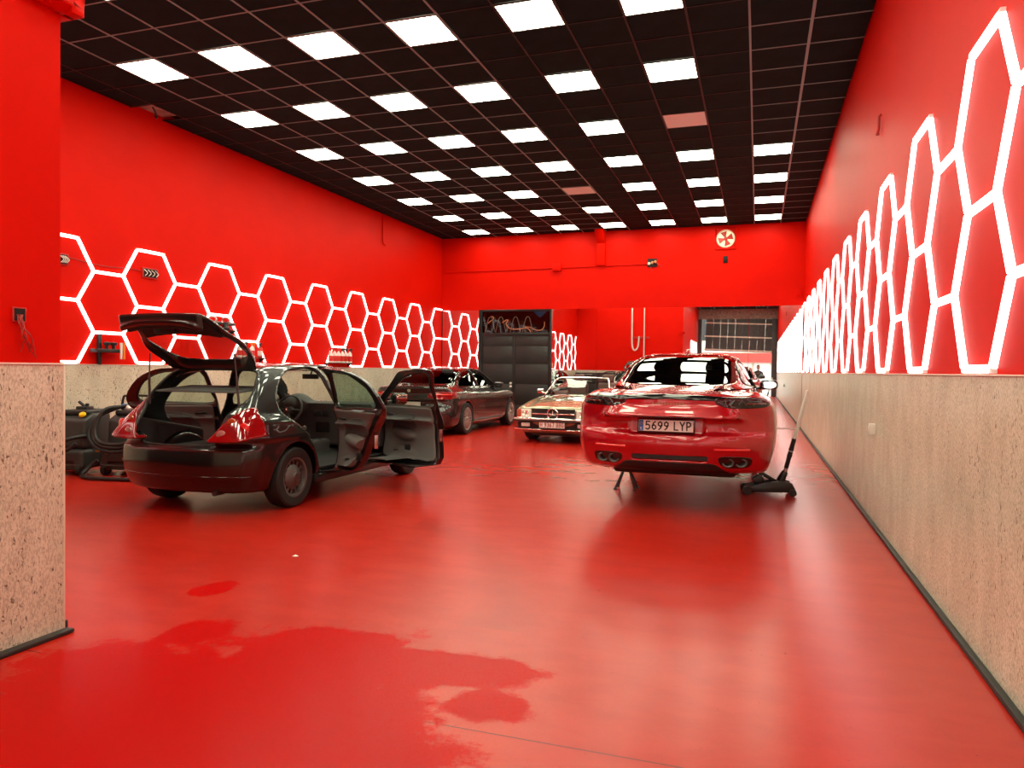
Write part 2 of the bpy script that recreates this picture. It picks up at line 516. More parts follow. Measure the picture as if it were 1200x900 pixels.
mat('dark_void', (0.015, 0.010, 0.010, 1), 0.9)
mat('plaster_grey', (0.42, 0.36, 0.30, 1), 0.9, mottle=0.5)
mat('white_plastic', (0.75, 0.73, 0.68, 1), 0.35)
mat('steel', (0.62, 0.61, 0.59, 1), 0.3, metal=1.0)
mat('dark_steel', (0.10, 0.10, 0.10, 1), 0.42, metal=0.8)
mat('wire_red', (0.35, 0.02, 0.015, 1), 0.5)
mat('wire_white', (0.72, 0.66, 0.60, 1), 0.5)
mat('asphalt', (0.32, 0.31, 0.29, 1), 0.85, mottle=0.3)
mat('facade', (0.62, 0.56, 0.45, 1), 0.8, mottle=0.25, mottle_scale=1.0)
mat('shutter_grey', (0.055, 0.058, 0.062, 1), 0.5, mottle=0.3)
mat('rail_light', (0.72, 0.70, 0.62, 1), 0.5)
mat('red_sign', (0.62, 0.03, 0.02, 1), 0.4)

# ================================================================ SHELL
b = MB(); b.box((XL - 0.2, YE - 0.3, -0.15), (XR + 0.2, YB + 0.2, 0.0))
struct(b.build('floor', 'red_epoxy'))['label'] = 'glossy red epoxy floor with wet patches'

wr = struct(MB().box((XR, YE, 0), (XR + 0.2, YB + 0.2, ZC + 0.3)).build('wall_right', 'red_paint'))
wl = struct(MB().box((XL - 0.2, YP - 0.2, 0), (XL, YB + 0.2, ZC + 0.3)).build('wall_left', 'red_paint'))
wb = struct(MB().box((XL, YB, 0), (XR, YB + 0.2, LINTEL)).box((XL, YB - 0.012, LINTEL), (XR, YB + 0.2, ZC + 0.3)).build('wall_back', 'red_paint'))
wp = struct(MB().box((XP - 0.2, YE, 0), (XP, YP, ZC + 0.3)).build('wall_passage', 'red_paint'))
wf = struct(MB().box((XL, YP - 0.2, 0), (XP - 0.2, YP, ZC + 0.3)).build('wall_front', 'red_paint'))

# stone wainscot on every side with its top trim and floor strip
def wainscot(parent, a, bb, trim_a, trim_b, strip_a, strip_b, trim='cream_trim'):
    MB().box(a, bb).build('stone_cladding', 'travertine', parent)
    MB().box(trim_a, trim_b).build('top_trim', trim, parent, bevel=0.004)
    MB().box(strip_a, strip_b).build('floor_strip', 'black_strip', parent, bevel=0.006)
wainscot(wr, (XR - 0.025, YE + 0.1, 0), (XR, YB - 0.02, DADO), (XR - 0.034, YE + 0.1, DADO), (XR, YB - 0.02, DADO + 0.008),
         (XR - 0.062, YE + 0.1, 0), (XR - 0.0255, YB - 0.02, 0.028))
wainscot(wl, (XL, YP, 0), (XL + 0.025, YB - 0.02, DADO), (XL, YP, DADO), (XL + 0.034, YB - 0.02, DADO + 0.008),
         (XL + 0.0255, YP, 0), (XL + 0.055, YB - 0.02, 0.045))
wainscot(wp, (XP, YE + 0.1, 0), (XP + 0.02, YP, DADO), (XP, YE + 0.1, DADO), (XP + 0.026, YP + 0.004, DADO + 0.010),
         (XP + 0.0205, YE + 0.1, 0), (XP + 0.075, YP + 0.02, 0.022))
MB().box((XP - 0.004, YP, 0), (XP + 0.02, YP + 0.012, DADO)).build('corner_bead', 'cream_trim', wp, bevel=0.003)
wainscot(wf, (XL + 0.03, YP, 0), (XP - 0.01, YP + 0.02, DADO), (XL + 0.035, YP, DADO), (XP - 0.01, YP + 0.028, DADO + 0.016),
         (XL + 0.06, YP + 0.0205, 0), (XP - 0.01, YP + 0.055, 0.045))

# red capital at the head of the passage wall
MB().prism([(0.0, 3.20), (0.03, 3.20), (0.085, 3.235), (0.085, 3.315), (0.0, 3.315)], 2.62, YP + 0.07, 'y', Matrix.Translation((XP, 0, 0))) \
    .box((XP - 0.2, YP, 3.20), (XP + 0.085, YP + 0.07, 3.315)).build('capital_moulding', 'red_paint', wp, bevel=0.006)
# pilaster bracket and pipe on the upper back wall
MB().box((-4.16, YB - 0.11, 4.22), (-3.93, YB - 0.012, ZC)).prism([(-0.11, 5.14), (-0.42, 5.14), (-0.11, 4.80)], -4.16, -3.93, 'x',
    Matrix.Translation((0, YB, 0))).build('pilaster', 'red_paint', wb, bevel=0.01)
MB().cyl((-8.6, YB - 0.03, 4.17), (-2.75, YB - 0.03, 4.22), 0.014, 8).build('wall_pipe', 'red_paint', wb, smooth=40)
MB().cyl((XL + 0.02, 15.95, 4.62), (XL + 0.02, 15.95, ZC), 0.014, 8).tube([(XL + 0.02, 15.95, 4.63), (XL + 0.02, 15.97, 4.45), (XL + 0.02, 16.1, 4.4)], 0.014, 8) \
    .build('wall_pipe', 'red_paint', wl, smooth=40)

# ---- ceiling: void slab, tiles, bars, lamp openings
ceil = struct(MB().box((XL - 0.2, YE - 0.3, ZC + 0.12), (XR + 0.2, YB + 0.2, ZC + 0.3)).build('ceiling', 'ceiling_void'))
LIT = set()
for j in range(-18, 19, 3):
    for i in (0, 2, 4, 6, 8, 10, 12):
        x = OX + i * T; y = OY + j * T
        if i == 12 and -6 < j < 9: continue  # right-hand lamps behind the camera are added, unseen, to brighten the passage
        if y < YP + 0.1 and x < XP + 0.1: continue
        LIT.add((i, j))
DEAD = {(10, 6), (6, 12)}
tile_me = MB().box((-T/2 + 0.012, -T/2 + 0.012, 0), (T/2 - 0.012, T/2 - 0.012, 0.02)).mesh('tile')
tile_me.materials.append(MATS['ceiling_tile'])
cells = []
for j in range(-22, 20):
    for i in range(-2, 14):
        x0, x1 = OX + i * T, OX + (i + 1) * T; y0, y1 = OY + j * T, OY + (j + 1) * T
        x0, x1 = max(x0, XL), min(x1, XR); y0, y1 = max(y0, YE), min(y1, YB)
        if x1 - x0 < 0.05 or y1 - y0 < 0.05: continue
        if y1 <= YP and x1 <= XP: continue
        if (i, j) in LIT: continue
        cells.append((i, j, x0, x1, y0, y1))
GAP = (-2, 2)          # one tile is missing by the left wall
cells = [c for c in cells if c[:2] != GAP]
def seen(c):
    x, y = (c[2] + c[3]) / 2, (c[4] + c[5]) / 2
    d = -x * math.sin(YAW) + y * math.cos(YAW)
    if d < 0.5: return -1
    px = 600 + FPX * (x * math.cos(YAW) + y * math.sin(YAW)) / d; py = 433 - FPX * (ZC - CAM_H) / d
    return (1.0 / d ** 3) if (40 < px < 1060 and py > -30) else -1.0 / d
cells.sort(key=seen, reverse=True)
rest = MB()
for k, (i, j, x0, x1, y0, y1) in enumerate(cells):
    if k < 296:
        if x1 - x0 > T - 0.01 and y1 - y0 > T - 0.01:
            link('ceiling_tile', tile_me, None, ceil, ((x0 + x1) / 2, (y0 + y1) / 2, ZC + 0.004))
        else:
            MB().box((x0 + 0.012, y0 + 0.012, ZC + 0.004), (x1 - 0.012, y1 - 0.012, ZC + 0.024)).build('ceiling_tile', 'ceiling_tile', ceil)
    else:
        rest.box((x0 + 0.012, y0 + 0.012, ZC + 0.004), (x1 - 0.012, y1 - 0.012, ZC + 0.024))
rest.build('ceiling_tiles', 'ceiling_tile', ceil)['kind'] = 'stuff'
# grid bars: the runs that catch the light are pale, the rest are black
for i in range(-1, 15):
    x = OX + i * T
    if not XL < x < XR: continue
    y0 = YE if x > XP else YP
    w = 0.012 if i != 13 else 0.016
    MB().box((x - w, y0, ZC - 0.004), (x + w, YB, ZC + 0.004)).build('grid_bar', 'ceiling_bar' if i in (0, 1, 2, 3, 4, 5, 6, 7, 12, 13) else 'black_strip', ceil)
for j in range(-21, 20):
    y = OY + j * T
    if not YE < y < YB: continue
    x0 = XL if y > YP else XP
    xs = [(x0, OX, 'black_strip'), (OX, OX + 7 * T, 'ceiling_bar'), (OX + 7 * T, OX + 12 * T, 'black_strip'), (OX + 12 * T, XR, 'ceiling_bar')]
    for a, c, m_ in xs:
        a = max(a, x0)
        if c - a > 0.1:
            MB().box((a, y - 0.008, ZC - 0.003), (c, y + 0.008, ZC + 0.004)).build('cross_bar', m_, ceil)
# opening by the left wall with plaster and a loose hanger above
MB().box((XL, OY + 2 * T, ZC + 0.06), (OX - T, OY + 3 * T, ZC + 0.1)).build('exposed_plaster', 'plaster_grey', ceil)
MB().tube(smooth_path([(XL + 0.2, 8.62, ZC + 0.06), (XL + 0.22, 8.66, ZC - 0.02), (XL + 0.19, 8.72, ZC - 0.05), (XL + 0.21, 8.68, ZC - 0.09), (XL + 0.17, 8.7, ZC - 0.02)], 5), 0.012, 6) \
    .build('loose_hanger', 'dark_steel', ceil, smooth=60)

# ---- ceiling lamps
ORD = ['first', 'second', 'third', 'fourth', 'fifth', 'sixth', 'seventh', 'eighth', 'ninth', 'tenth']
front = sorted({j for _, j in LIT if j >= 0})
p_me = MB().box((-T/2 + 0.02, -T/2 + 0.02, 0), (T/2 - 0.02, T/2 - 0.02, 0.012)).mesh('diffuser')
d_me = p_me.copy()
p_me.materials.append(MATS['panel_light']); d_me.materials.append(MATS['panel_dead'])
fm = MB()
for a in (-1, 1):
    fm.box((a * (T/2 - 0.016) - 0.005, -T/2 + 0.012, -0.002), (a * (T/2 - 0.016) + 0.005, T/2 - 0.012, 0.014))
    fm.box((-T/2 + 0.0215, a * (T/2 - 0.016) - 0.005, -0.002), (T/2 - 0.0215, a * (T/2 - 0.016) + 0.005, 0.014))
f_me = fm.mesh('frame'); f_me.materials.append(MATS['ceiling_bar'])
for (i, j) in sorted(LIT):
    if j >= 0:
        nm = ORD[[0, 2, 4, 6, 8, 10, 12].index(i)]
        state = 'dead pinkish' if (i, j) in DEAD else 'lit white'
        lab = '%s ceiling panel lamp, %s from left in the %s row from the camera' % (state, nm, ORD[front.index(j)])
        grp = None
    else:
        lab = 'lit white square ceiling panel lamp above or behind the camera, right column added for light'; grp = 'ceiling lamps behind the camera'
    t = thing('ceiling_light', lab, 'ceiling lamp', (OX + (i + 0.5) * T, OY + (j + 0.5) * T, ZC - 0.004), 0, grp or 'square ceiling panel lamps')
    link('diffuser', d_me if (i, j) in DEAD else p_me, None, t)
    link('frame', f_me, None, t)

# ---- hexagon tube lights
A = 0.5; DZ = 0.4175
def hex_edges(y0, y1, ztop):
    """edges (y,z)-(y,z) of the honeycomb; top edges start at 8.53 + 1.5 k"""
    E = []
    for k in range(-12, 10):
        s = 8.53 + 1.5 * k
        z = [ztop - DZ * q for q in range(5)]
        E += [((s, z[0]), (s + A, z[0])), ((s, z[2]), (s + A, z[2])), ((s, z[4]), (s + A, z[4]))]
        E += [((s + A + 0.25, z[1]), (s + 1.25, z[1])), ((s + A + 0.25, z[3]), (s + 1.25, z[3]))]
        for q in range(4):
            o0, o1 = (0, 0.25) if q % 2 == 0 else (0.25, 0)
            E += [((s - o0, z[q]), (s - o1, z[q + 1])), ((s + A + o0, z[q]), (s + A + o1, z[q + 1]))]
    return [e for e in E if min(e[0][0], e[1][0]) >= y0 and max(e[0][0], e[1][0]) <= y1]
def hex_grid(parentlabel, x, sgn, y0, y1, ztop, name='hexagon_light', r=0.021, out=0.03):
    t = thing(name, parentlabel, 'wall light', (x, 0, 0))
    meshes = {}
    jo = set()
    for (a, c) in hex_edges(y0, y1, ztop):
        kind = (round(c[0] - a[0], 3), round(c[1] - a[1], 3))
        if kind not in meshes:
            dy, dz = kind; L = math.hypot(dy, dz); u = (dy / L, dz / L); g = 0.014
            m_ = MB()
            # a squat rounded bar standing off the wall
            prof_ = [(-r, 0.0), (-r, out * 0.7), (-r * 0.55, out), (r * 0.55, out), (r, out * 0.7), (r, 0.0)]
            n_ = len(prof_); v = []
            for s_ in (g, L - g):
                for (w, h_) in prof_:
                    v.append((sgn * h_, u[0] * s_ - u[1] * w, u[1] * s_ + u[0] * w))
            f = [list(range(n_)), list(range(n_, 2 * n_))[::-1]] + [(q, n_ + q, n_ + (q + 1) % n_, (q + 1) % n_) for q in range(n_)]
            m_.add(v, f); me = m_.mesh('tube'); me.materials.append(MATS['tube_light']); meshes[kind] = me
        link('light_tube', meshes[kind], None, t, (0, a[0], a[1]))
        for p in (a, c): jo.add((round(p[0], 2), round(p[1], 2)))
    jm = MB().box((0 if sgn > 0 else -out * 0.8, -0.024, -0.022), (out * 0.8 if sgn > 0 else 0, 0.024, 0.022)).mesh('joint')
    jm.materials.append(MATS['joint_plastic'])
    for (y, z) in sorted(jo): link('corner_joint', jm, None, t, (0, y, z))
    return t
hex_grid('white glowing honeycomb of light tubes on the long left red wall', XL, 1, 2.95, YB - 0.01, 3.10)
hex_grid('white glowing honeycomb of light tubes on the right red wall', XR, -1, -5.6, YB - 0.01, 3.10)
hex_grid('white glowing honeycomb of light tubes on the passage wall, seen only in the mirror', XP, 1, -5.6, -0.9, 3.085)

# ---- mirror wall with the black double door
mir = struct(MB().box((XL + 0.005, YB - 0.004, 0.0), (-7.555, YB - 0.0005, LINTEL)).build('mirror_backing', 'frame_black'))
mir.name = 'trim_1'
seams = [XL + 0.03, -7.555]
mx = [(-8.68, -7.555), (-5.395, -4.147), (-4.147, -2.853), (-2.853, -1.55), (-1.55, -0.24), (-0.24, XR - 0.028)]
tm = thing('wall_mirror', 'frameless floor to lintel mirror panels covering the back wall', 'mirror', (0, YB - 0.006, 0))
for q, (a, c) in enumerate(mx):
    o = MB().box((a + 0.003, -0.006, 0.02), (c - 0.003, 0, LINTEL - 0.001)).build('mirror_pane', 'mirror_glass', tm)
MB().box((-8.68, -0.004, 0.0), (-7.555, 0, 0.018)).box((-5.395, -0.004, 0.0), (XR - 0.028, 0, 0.018)).build('bottom_channel', 'mirror_edge', tm)

DX0, DX1 = -7.52, -5.40
d = struct(thing('door_1', 'black double metal door with a glazed transom in the back wall', 'door', ((DX0 + DX1) / 2, YB, 0)))
hw = (DX1 - DX0) / 2
MB().box((-hw, -0.08, 0), (-hw + 0.09, 0, LINTEL)).box((hw - 0.05, -0.08, 0), (hw, 0, LINTEL)).box((-hw + 0.09, -0.08, LINTEL - 0.05), (hw - 0.05, 0, LINTEL)) \
    .box((-hw + 0.09, -0.08, 2.36), (hw - 0.05, 0, 2.43)).build('door_frame', 'frame_black', d, bevel=0.005)
# transom
MB().box((-hw + 0.09, -0.045, 2.43), (hw - 0.05, -0.037, LINTEL - 0.05)).build('transom_pane', glass('transom_glass', (0.30, 0.29, 0.27, 1), 0.05), d)
MB().box((-hw + 0.09, -0.012, 2.43), (hw - 0.05, 0.0, LINTEL - 0.05)).build('transom_back', mat('transom_brown', (0.10, 0.085, 0.07, 1), 0.5, mottle=0.5, mottle_scale=4), d)
MB().prism([(0.52, 3.02), (0.92, 3.02), (0.72, 2.84)], -0.02, -0.0125, 'y').build('transom_gap', mat('blue_day', (0.08, 0.2, 0.5, 1), 0.5, emit=(0.14, 0.30, 0.62, 1), power=0.8), d)
mat('neon_reflection', (0.9, 0.3, 0.15, 1), 0.4, emit=(1.0, 0.33, 0.16, 1), power=1.3)  # orange light mirrored in the transom pane, put in as glowing colour
mat('hex_reflection', (0.7, 0.6, 0.5, 1), 0.4, emit=(0.9, 0.75, 0.62, 1), power=0.05)  # hexagon lights mirrored in the pane, put in as a faint glow
def tp(pts):   # photo pixel of the transom -> local point
    out = []
    for (u, w) in pts: out.append((-hw + 0.09 + (u - 0.0) * (2 * hw - 0.14), -0.028, 2.43 + w * (LINTEL - 0.05 - 2.43)))
    return out
MB().tube(smooth_path(tp([(0.08, 0.45), (0.12, 0.55), (0.165, 0.66), (0.165, 0.74), (0.13, 0.78)]), 5), 0.014, 6).build('reflection_tube', 'neon_reflection', d, smooth=60)
MB().tube(smooth_path(tp([(0.30, 0.48), (0.36, 0.60), (0.385, 0.58), (0.355, 0.44), (0.38, 0.30), (0.43, 0.19), (0.52, 0.17), (0.60, 0.20), (0.66, 0.22), (0.70, 0.14), (0.72, 0.03)]), 5), 0.016, 6) \
    .build('reflection_tube', 'neon_reflection', d, smooth=60)
MB().tube(smooth_path(tp([(0.64, 0.28), (0.72, 0.24), (0.80, 0.12), (0.88, 0.13), (0.92, 0.3), (0.92, 0.5)]), 5), 0.013, 6).build('reflection_tube', 'neon_reflection', d, smooth=60)
for k_, (u0) in enumerate((0.04, 0.20, 0.42, 0.60)):
    MB().tube(smooth_path(tp([(u0, 0.02), (u0 + 0.03, 0.45), (u0 + 0.06, 0.72), (u0 + 0.10, 0.70), (u0 + 0.13, 0.35), (u0 + 0.15, 0.05)]), 4), 0.016, 6).build('reflection_tube', 'hex_reflection', d, smooth=60)  # reflections of the hexagon lights drawn as dim arcs
# leaves, each made of sheet panels between horizontal bars
for s_, (a, c) in enumerate(((-hw + 0.095, -0.035), (0.005, hw - 0.055))):
    lf = MB().box((a, -0.045, 0.02), (c, -0.01, 2.355)).build('door_leaf', 'frame_black', d)
    zz = [0.05, 0.42, 1.0, 1.56, 2.06, 2.33]
    for z0, z1 in zip(zz[:-1], zz[1:]):
        MB().box((a + 0.03, -0.052, z0 + 0.012), (c - 0.03, -0.045, z1 - 0.012)).build('sheet_panel', 'door_black', lf, bevel=0.003)
    if s_ == 0:
        MB().cyl((c - 0.06, -0.10, 1.02), (c - 0.06, -0.045, 1.02), 0.03, 10).cyl((c - 0.06, -0.10, 0.93), (c - 0.06, -0.045, 0.93), 0.03, 10) \
            .build('lock', 'white_plastic', lf, smooth=40)
MB().box((-0.035, -0.06, 0.02), (0.005, -0.046, 2.355)).build('astragal', 'frame_black', d, bevel=0.004)

# ---- entrance behind the camera (seen in the mirror)
e = struct(MB().box((XP - 0.2, YE - 0.2, 4.55), (XR + 0.2, YE, ZC + 0.3)).build('wall_entrance', 'plaster_grey'))
MB().box((XP, YE - 0.15, 0), (XP + 0.22, YE + 0.05, 4.55)).box((XR - 0.32, YE - 0.15, 0), (XR, YE + 0.05, 4.55)).build('door_post', 'shutter_grey', e, bevel=0.01)
sh = struct(thing('door_2', 'dark grey overhead door half raised at the entrance, seen in the mirror', 'door', ((XP + XR) / 2 - 0.05, YE - 0.05, 0)))
sh.rotation_euler = (0, math.radians(2.0), 0)
for q in range(9):
    w0 = -1.9 + q * 3.8 / 9
    MB().box((w0 + 0.004, -0.03, 2.62), (w0 + 3.8 / 9 - 0.004, 0.0, 4.6)).build('door_plank', 'shutter_grey', sh)
for z in (2.66, 3.45, 4.25):
    MB().box((-1.95, 0.0, z), (1.95, 0.06, z + 0.07)).build('door_rail', 'rail_light', sh)
MB().box((-60, YE - 60, -0.25), (60, YE - 0.3, -0.02)).build('pavement', 'asphalt')
struct(bpy.data.objects['pavement'])
bl = thing('street_building', 'cream building across the street, seen in the mirror', 'building', (-2, YE - 22, -0.02))
MB().box((-16, -6, 0), (16, 0, 9)).build('wall', 'facade', bl)
MB().box((-3, 0.0, 2.3), (3.4, 0.9, 3.1)).build('awning', 'red_sign', bl)
for q in range(6):
    MB().box((-12 + q * 4.2, 0.0, 4.2), (-10.2 + q * 4.2, 0.08, 6.4)).build('window', 'frame_black', bl)
for q in range(4):
    MB().box((-2.8 + q * 1.5, 0.0, 0.1), (-1.5 + q * 1.5, 0.06, 2.25)).build('shop_window', 'white_plastic', bl)
def _noop(): pass
# ================================================================ CARS: shared pieces
mat('tyre', (0.012, 0.012, 0.012, 1), 0.75, bump=0.1, bump_scale=120)
mat('rim_steel', (0.11, 0.105, 0.10, 1), 0.5, metal=0.4)
mat('rim_alloy', (0.50, 0.49, 0.48, 1), 0.28, metal=0.9)
mat('rim_dark', (0.10, 0.10, 0.105, 1), 0.3, metal=0.8)
mat('rim_gold', (0.45, 0.36, 0.26, 1), 0.35, metal=0.7)
mat('disc', (0.35, 0.34, 0.33, 1), 0.35, metal=1.0)
mat('rubber', (0.010, 0.010, 0.010, 1), 0.55)
mat('trim_black', (0.012, 0.012, 0.012, 1), 0.35)
mat('gloss_black', (0.006, 0.006, 0.006, 1), 0.08, coat=0.5)
mat('cabin_grey', (0.060, 0.060, 0.060, 1), 0.75, mottle=0.2, mottle_scale=30)
mat('cabin_dark', (0.020, 0.020, 0.021, 1), 0.8)
mat('cabin_mid', (0.115, 0.112, 0.108, 1), 0.7, bump=0.1, bump_scale=300)
mat('chrome', (0.80, 0.79, 0.77, 1), 0.09, metal=1.0)
mat('lamp_red', (0.30, 0.004, 0.006, 1), 0.10, coat=1.0, trans=0.25)
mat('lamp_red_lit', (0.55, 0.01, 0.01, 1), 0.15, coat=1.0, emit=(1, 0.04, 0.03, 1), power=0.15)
mat('lamp_bulb', (0.32, 0.14, 0.13, 1), 0.12, coat=1.0)
mat('lamp_amber', (0.34, 0.05, 0.01, 1), 0.15, coat=1.0)
mat('lamp_clear', (0.75, 0.72, 0.66, 1), 0.12, coat=1.0)
mat('lamp_smoke', (0.012, 0.008, 0.008, 1), 0.06, coat=0.6)
mat('plate_white', (0.80, 0.80, 0.78, 1), 0.35)
mat('plate_blue', (0.02, 0.12, 0.48, 1), 0.35)
mat('plate_ink', (0.012, 0.012, 0.012, 1), 0.45)
mat('plate_red_ink', (0.38, 0.03, 0.02, 1), 0.45)
glass('glass_clear', (0.80, 0.86, 0.82, 1))
glass('glass_green', (0.50, 0.64, 0.55, 1))
glass('glass_tint', (0.16, 0.17, 0.17, 1))
glass('glass_dark', (0.035, 0.037, 0.037, 1))

def grad_normals(f, P, e=0.002):
    g = np.stack([f(P[:, 0] + e * (q == 0), P[:, 1] + e * (q == 1), P[:, 2] + e * (q == 2))
                  - f(P[:, 0] - e * (q == 0), P[:, 1] - e * (q == 1), P[:, 2] - e * (q == 2)) for q in range(3)], 1)
    return g / np.maximum(np.linalg.norm(g, axis=1, keepdims=True), 1e-9)

def skin(name, f, lo, hi, h, m, parent=None, origin=(0, 0, 0), lip=1.7, keep=None, project=3, normals=True):
    """iso surface of f with shading normals taken from the field itself"""
    P, Q = iso(f, lo, hi, h, lip, project)
    if keep is not None and len(Q):
        cen = P[Q].mean(1); Q = Q[keep(cen[:, 0], cen[:, 1], cen[:, 2])]
        u, inv = np.unique(Q, return_inverse=True); P = P[u]; Q = inv.reshape(-1, 4)
    N = grad_normals(f, P) if normals and len(P) else None
    P = P - np.array(origin, np.float32)
    me = bpy.data.meshes.new(name)
    me.vertices.add(len(P)); me.vertices.foreach_set('co', P.astype(np.float32).ravel())
    me.loops.add(len(Q) * 4); me.loops.foreach_set('vertex_index', Q.astype(np.int32).ravel())
    me.polygons.add(len(Q)); me.polygons.foreach_set('loop_start', np.arange(0, len(Q) * 4, 4, dtype=np.int32))
    me.update(calc_edges=True)
    smooth_mesh(me)
    if N is not None and len(me.vertices) == len(N):
        me.normals_split_custom_set_from_vertices([tuple(n) for n in N])
    return link(name, me, m, parent, origin)

def solve(f, p, axis, a, b, n=48):
    """first surface crossing going from a to b along an axis, starting outside"""
    t = np.linspace(a, b, 160).astype(np.float32)
    q = [np.full_like(t, p[0]), np.full_like(t, p[1]), np.full_like(t, p[2])]; q[axis] = t
    v = f(*q); i = np.argmax(v < 0)
    if not (v < 0).any(): return float(b)
    if i == 0: return float(t[0])
    return float(t[i - 1] + (t[i] - t[i - 1]) * v[i - 1] / (v[i - 1] - v[i]))
def side_pts(f, pts, s, off=0.0):
    return [(x, s * (abs(solve(f, (x, 0, z), 1, s * 1.1, 0.0)) + off), z) for x, z in pts]
def rear_pts(f, pts, off=0.0, x0=-0.4, x1=2.2):
    return [(solve(f, (0, y, z), 0, x0, x1) - off, y, z) for y, z in pts]
def front_pts(f, pts, off=0.0, x0=5.4, x1=2.5):
    return [(solve(f, (0, y, z), 0, x0, x1) + off, y, z) for y, z in pts]
def top_pts(f, pts, off=0.0, z0=1.8, z1=0.2):
    return [(x, y, solve(f, (x, y, 0), 2, z0, z1) + off) for x, y in pts]

def wheel(parent, x, y, z, R, W, style, s, rimr=None, name='wheel'):
    """tyre mesh with rim, spokes and disc as its children; s = +1 left, -1 right (outer side)"""
    r0 = rimr or R * 0.66
    t = MB().lathe([(r0, -W * 0.46), (r0 + 0.012, -W * 0.5), (R * 0.93, -W * 0.5), (R * 0.985, -W * 0.42), (R, -W * 0.25), (R, W * 0.25), (R * 0.985, W * 0.42),
                    (R * 0.93, W * 0.5), (r0 + 0.012, W * 0.5), (r0, W * 0.46), (r0 - 0.008, 0.0), (r0, -W * 0.46)], 48, 'y')
    o = t.build(name, 'tyre', parent, smooth=35, loc=(x, y, z))
    rimmat = {'steel': 'rim_steel', 'turbine': 'rim_gold', 'multi': 'rim_alloy', 'merc': 'rim_alloy', 'dark': 'rim_dark'}[style]
    oy = s * W * 0.5
    MB().lathe([(r0 - 0.002, s * W * 0.47), (r0 - 0.022, s * W * 0.44), (r0 - 0.034, s * W * 0.2), (r0 - 0.034, -s * W * 0.4)], 40, 'y').build('rim', rimmat, o, smooth=40)
    MB().lathe([(0.0, 0.0), (r0 * 0.72, 0.0), (r0 * 0.72, s * 0.012), (0.0, s * 0.012)], 32, 'y', Matrix.Translation((0, s * 0.0, 0))).build('brake_disc', 'dark_steel' if style != 'steel' else 'rubber', o, smooth=30)
    sp = MB()
    if style == 'steel':
        # pressed steel wheel with round slots
        n = 14
        pf = [(0.05, 0.50), (0.085, 0.42), (0.11, 0.36), (r0 * 0.62, 0.28)]
        sp.lathe([(a, s * W * b_) for a, b_ in pf], 40, 'y')
        for k in range(n):
            a0 = 2 * PI * k / n
            sp.lathe([(r0 * 0.62, s * W * 0.28), (r0 * 0.86, s * W * 0.26)], 3, 'y', None, a0, a0 + PI / n)
        sp.lathe([(r0 * 0.86, s * W * 0.26), (r0 * 0.97, s * W * 0.22)], 40, 'y')
        sp.build('wheel_face', 'rim_steel', o, smooth=30)
        MB().lathe([(0.0, s * W * 0.56), (0.04, s * W * 0.55), (0.05, s * W * 0.49)], 16, 'y').build('hub_cap', 'dark_steel', o, smooth=40)
    else:
        n = {'turbine': 7, 'multi': 10, 'merc': 14, 'dark': 5}[style]
        for k in range(n):
            a = 2 * PI * k / n
            w0, w1 = {'turbine': (0.03, 0.055), 'multi': (0.016, 0.011), 'merc': (0.020, 0.024), 'dark': (0.03, 0.035)}[style]
            for dd in ((-0.10, 0.10) if style == 'multi' else (0.0,)):
                ca, sa = math.cos(a), math.sin(a)
                ce, se = math.cos(a + dd * 1.6), math.sin(a + dd * 1.6)
                r_in, r_out = r0 * 0.16, r0 * 0.94
                pi = Vector((ca * r_in, 0, sa * r_in)); po = Vector((ce * r_out, 0, se * r_out))
                tn = Vector((-sa, 0, ca))
                yo, yi = s * W * 0.46, s * W * 0.40
                v = []
                for (p, w, ya, yb) in ((pi, w0, s * W * 0.42, s * W * 0.25), (po, w1, s * W * 0.45, s * W * 0.28)):
                    v += [p - tn * w + Vector((0, yb, 0)), p + tn * w + Vector((0, yb, 0)), p + tn * w + Vector((0, ya, 0)), p - tn * w + Vector((0, ya, 0))]
                sp.add(v, [(0, 1, 2, 3), (4, 7, 6, 5), (0, 4, 5, 1), (1, 5, 6, 2), (2, 6, 7, 3), (3, 7, 4, 0)])
        sp.build('spokes', rimmat, o, bevel=0.003)
        MB().lathe([(0.0, s * W * 0.50), (r0 * 0.15, s * W * 0.49), (r0 * 0.19, s * W * 0.40), (r0 * 0.19, s * W * 0.2)], 20, 'y').build('hub_cap', rimmat, o, smooth=40)
    return o

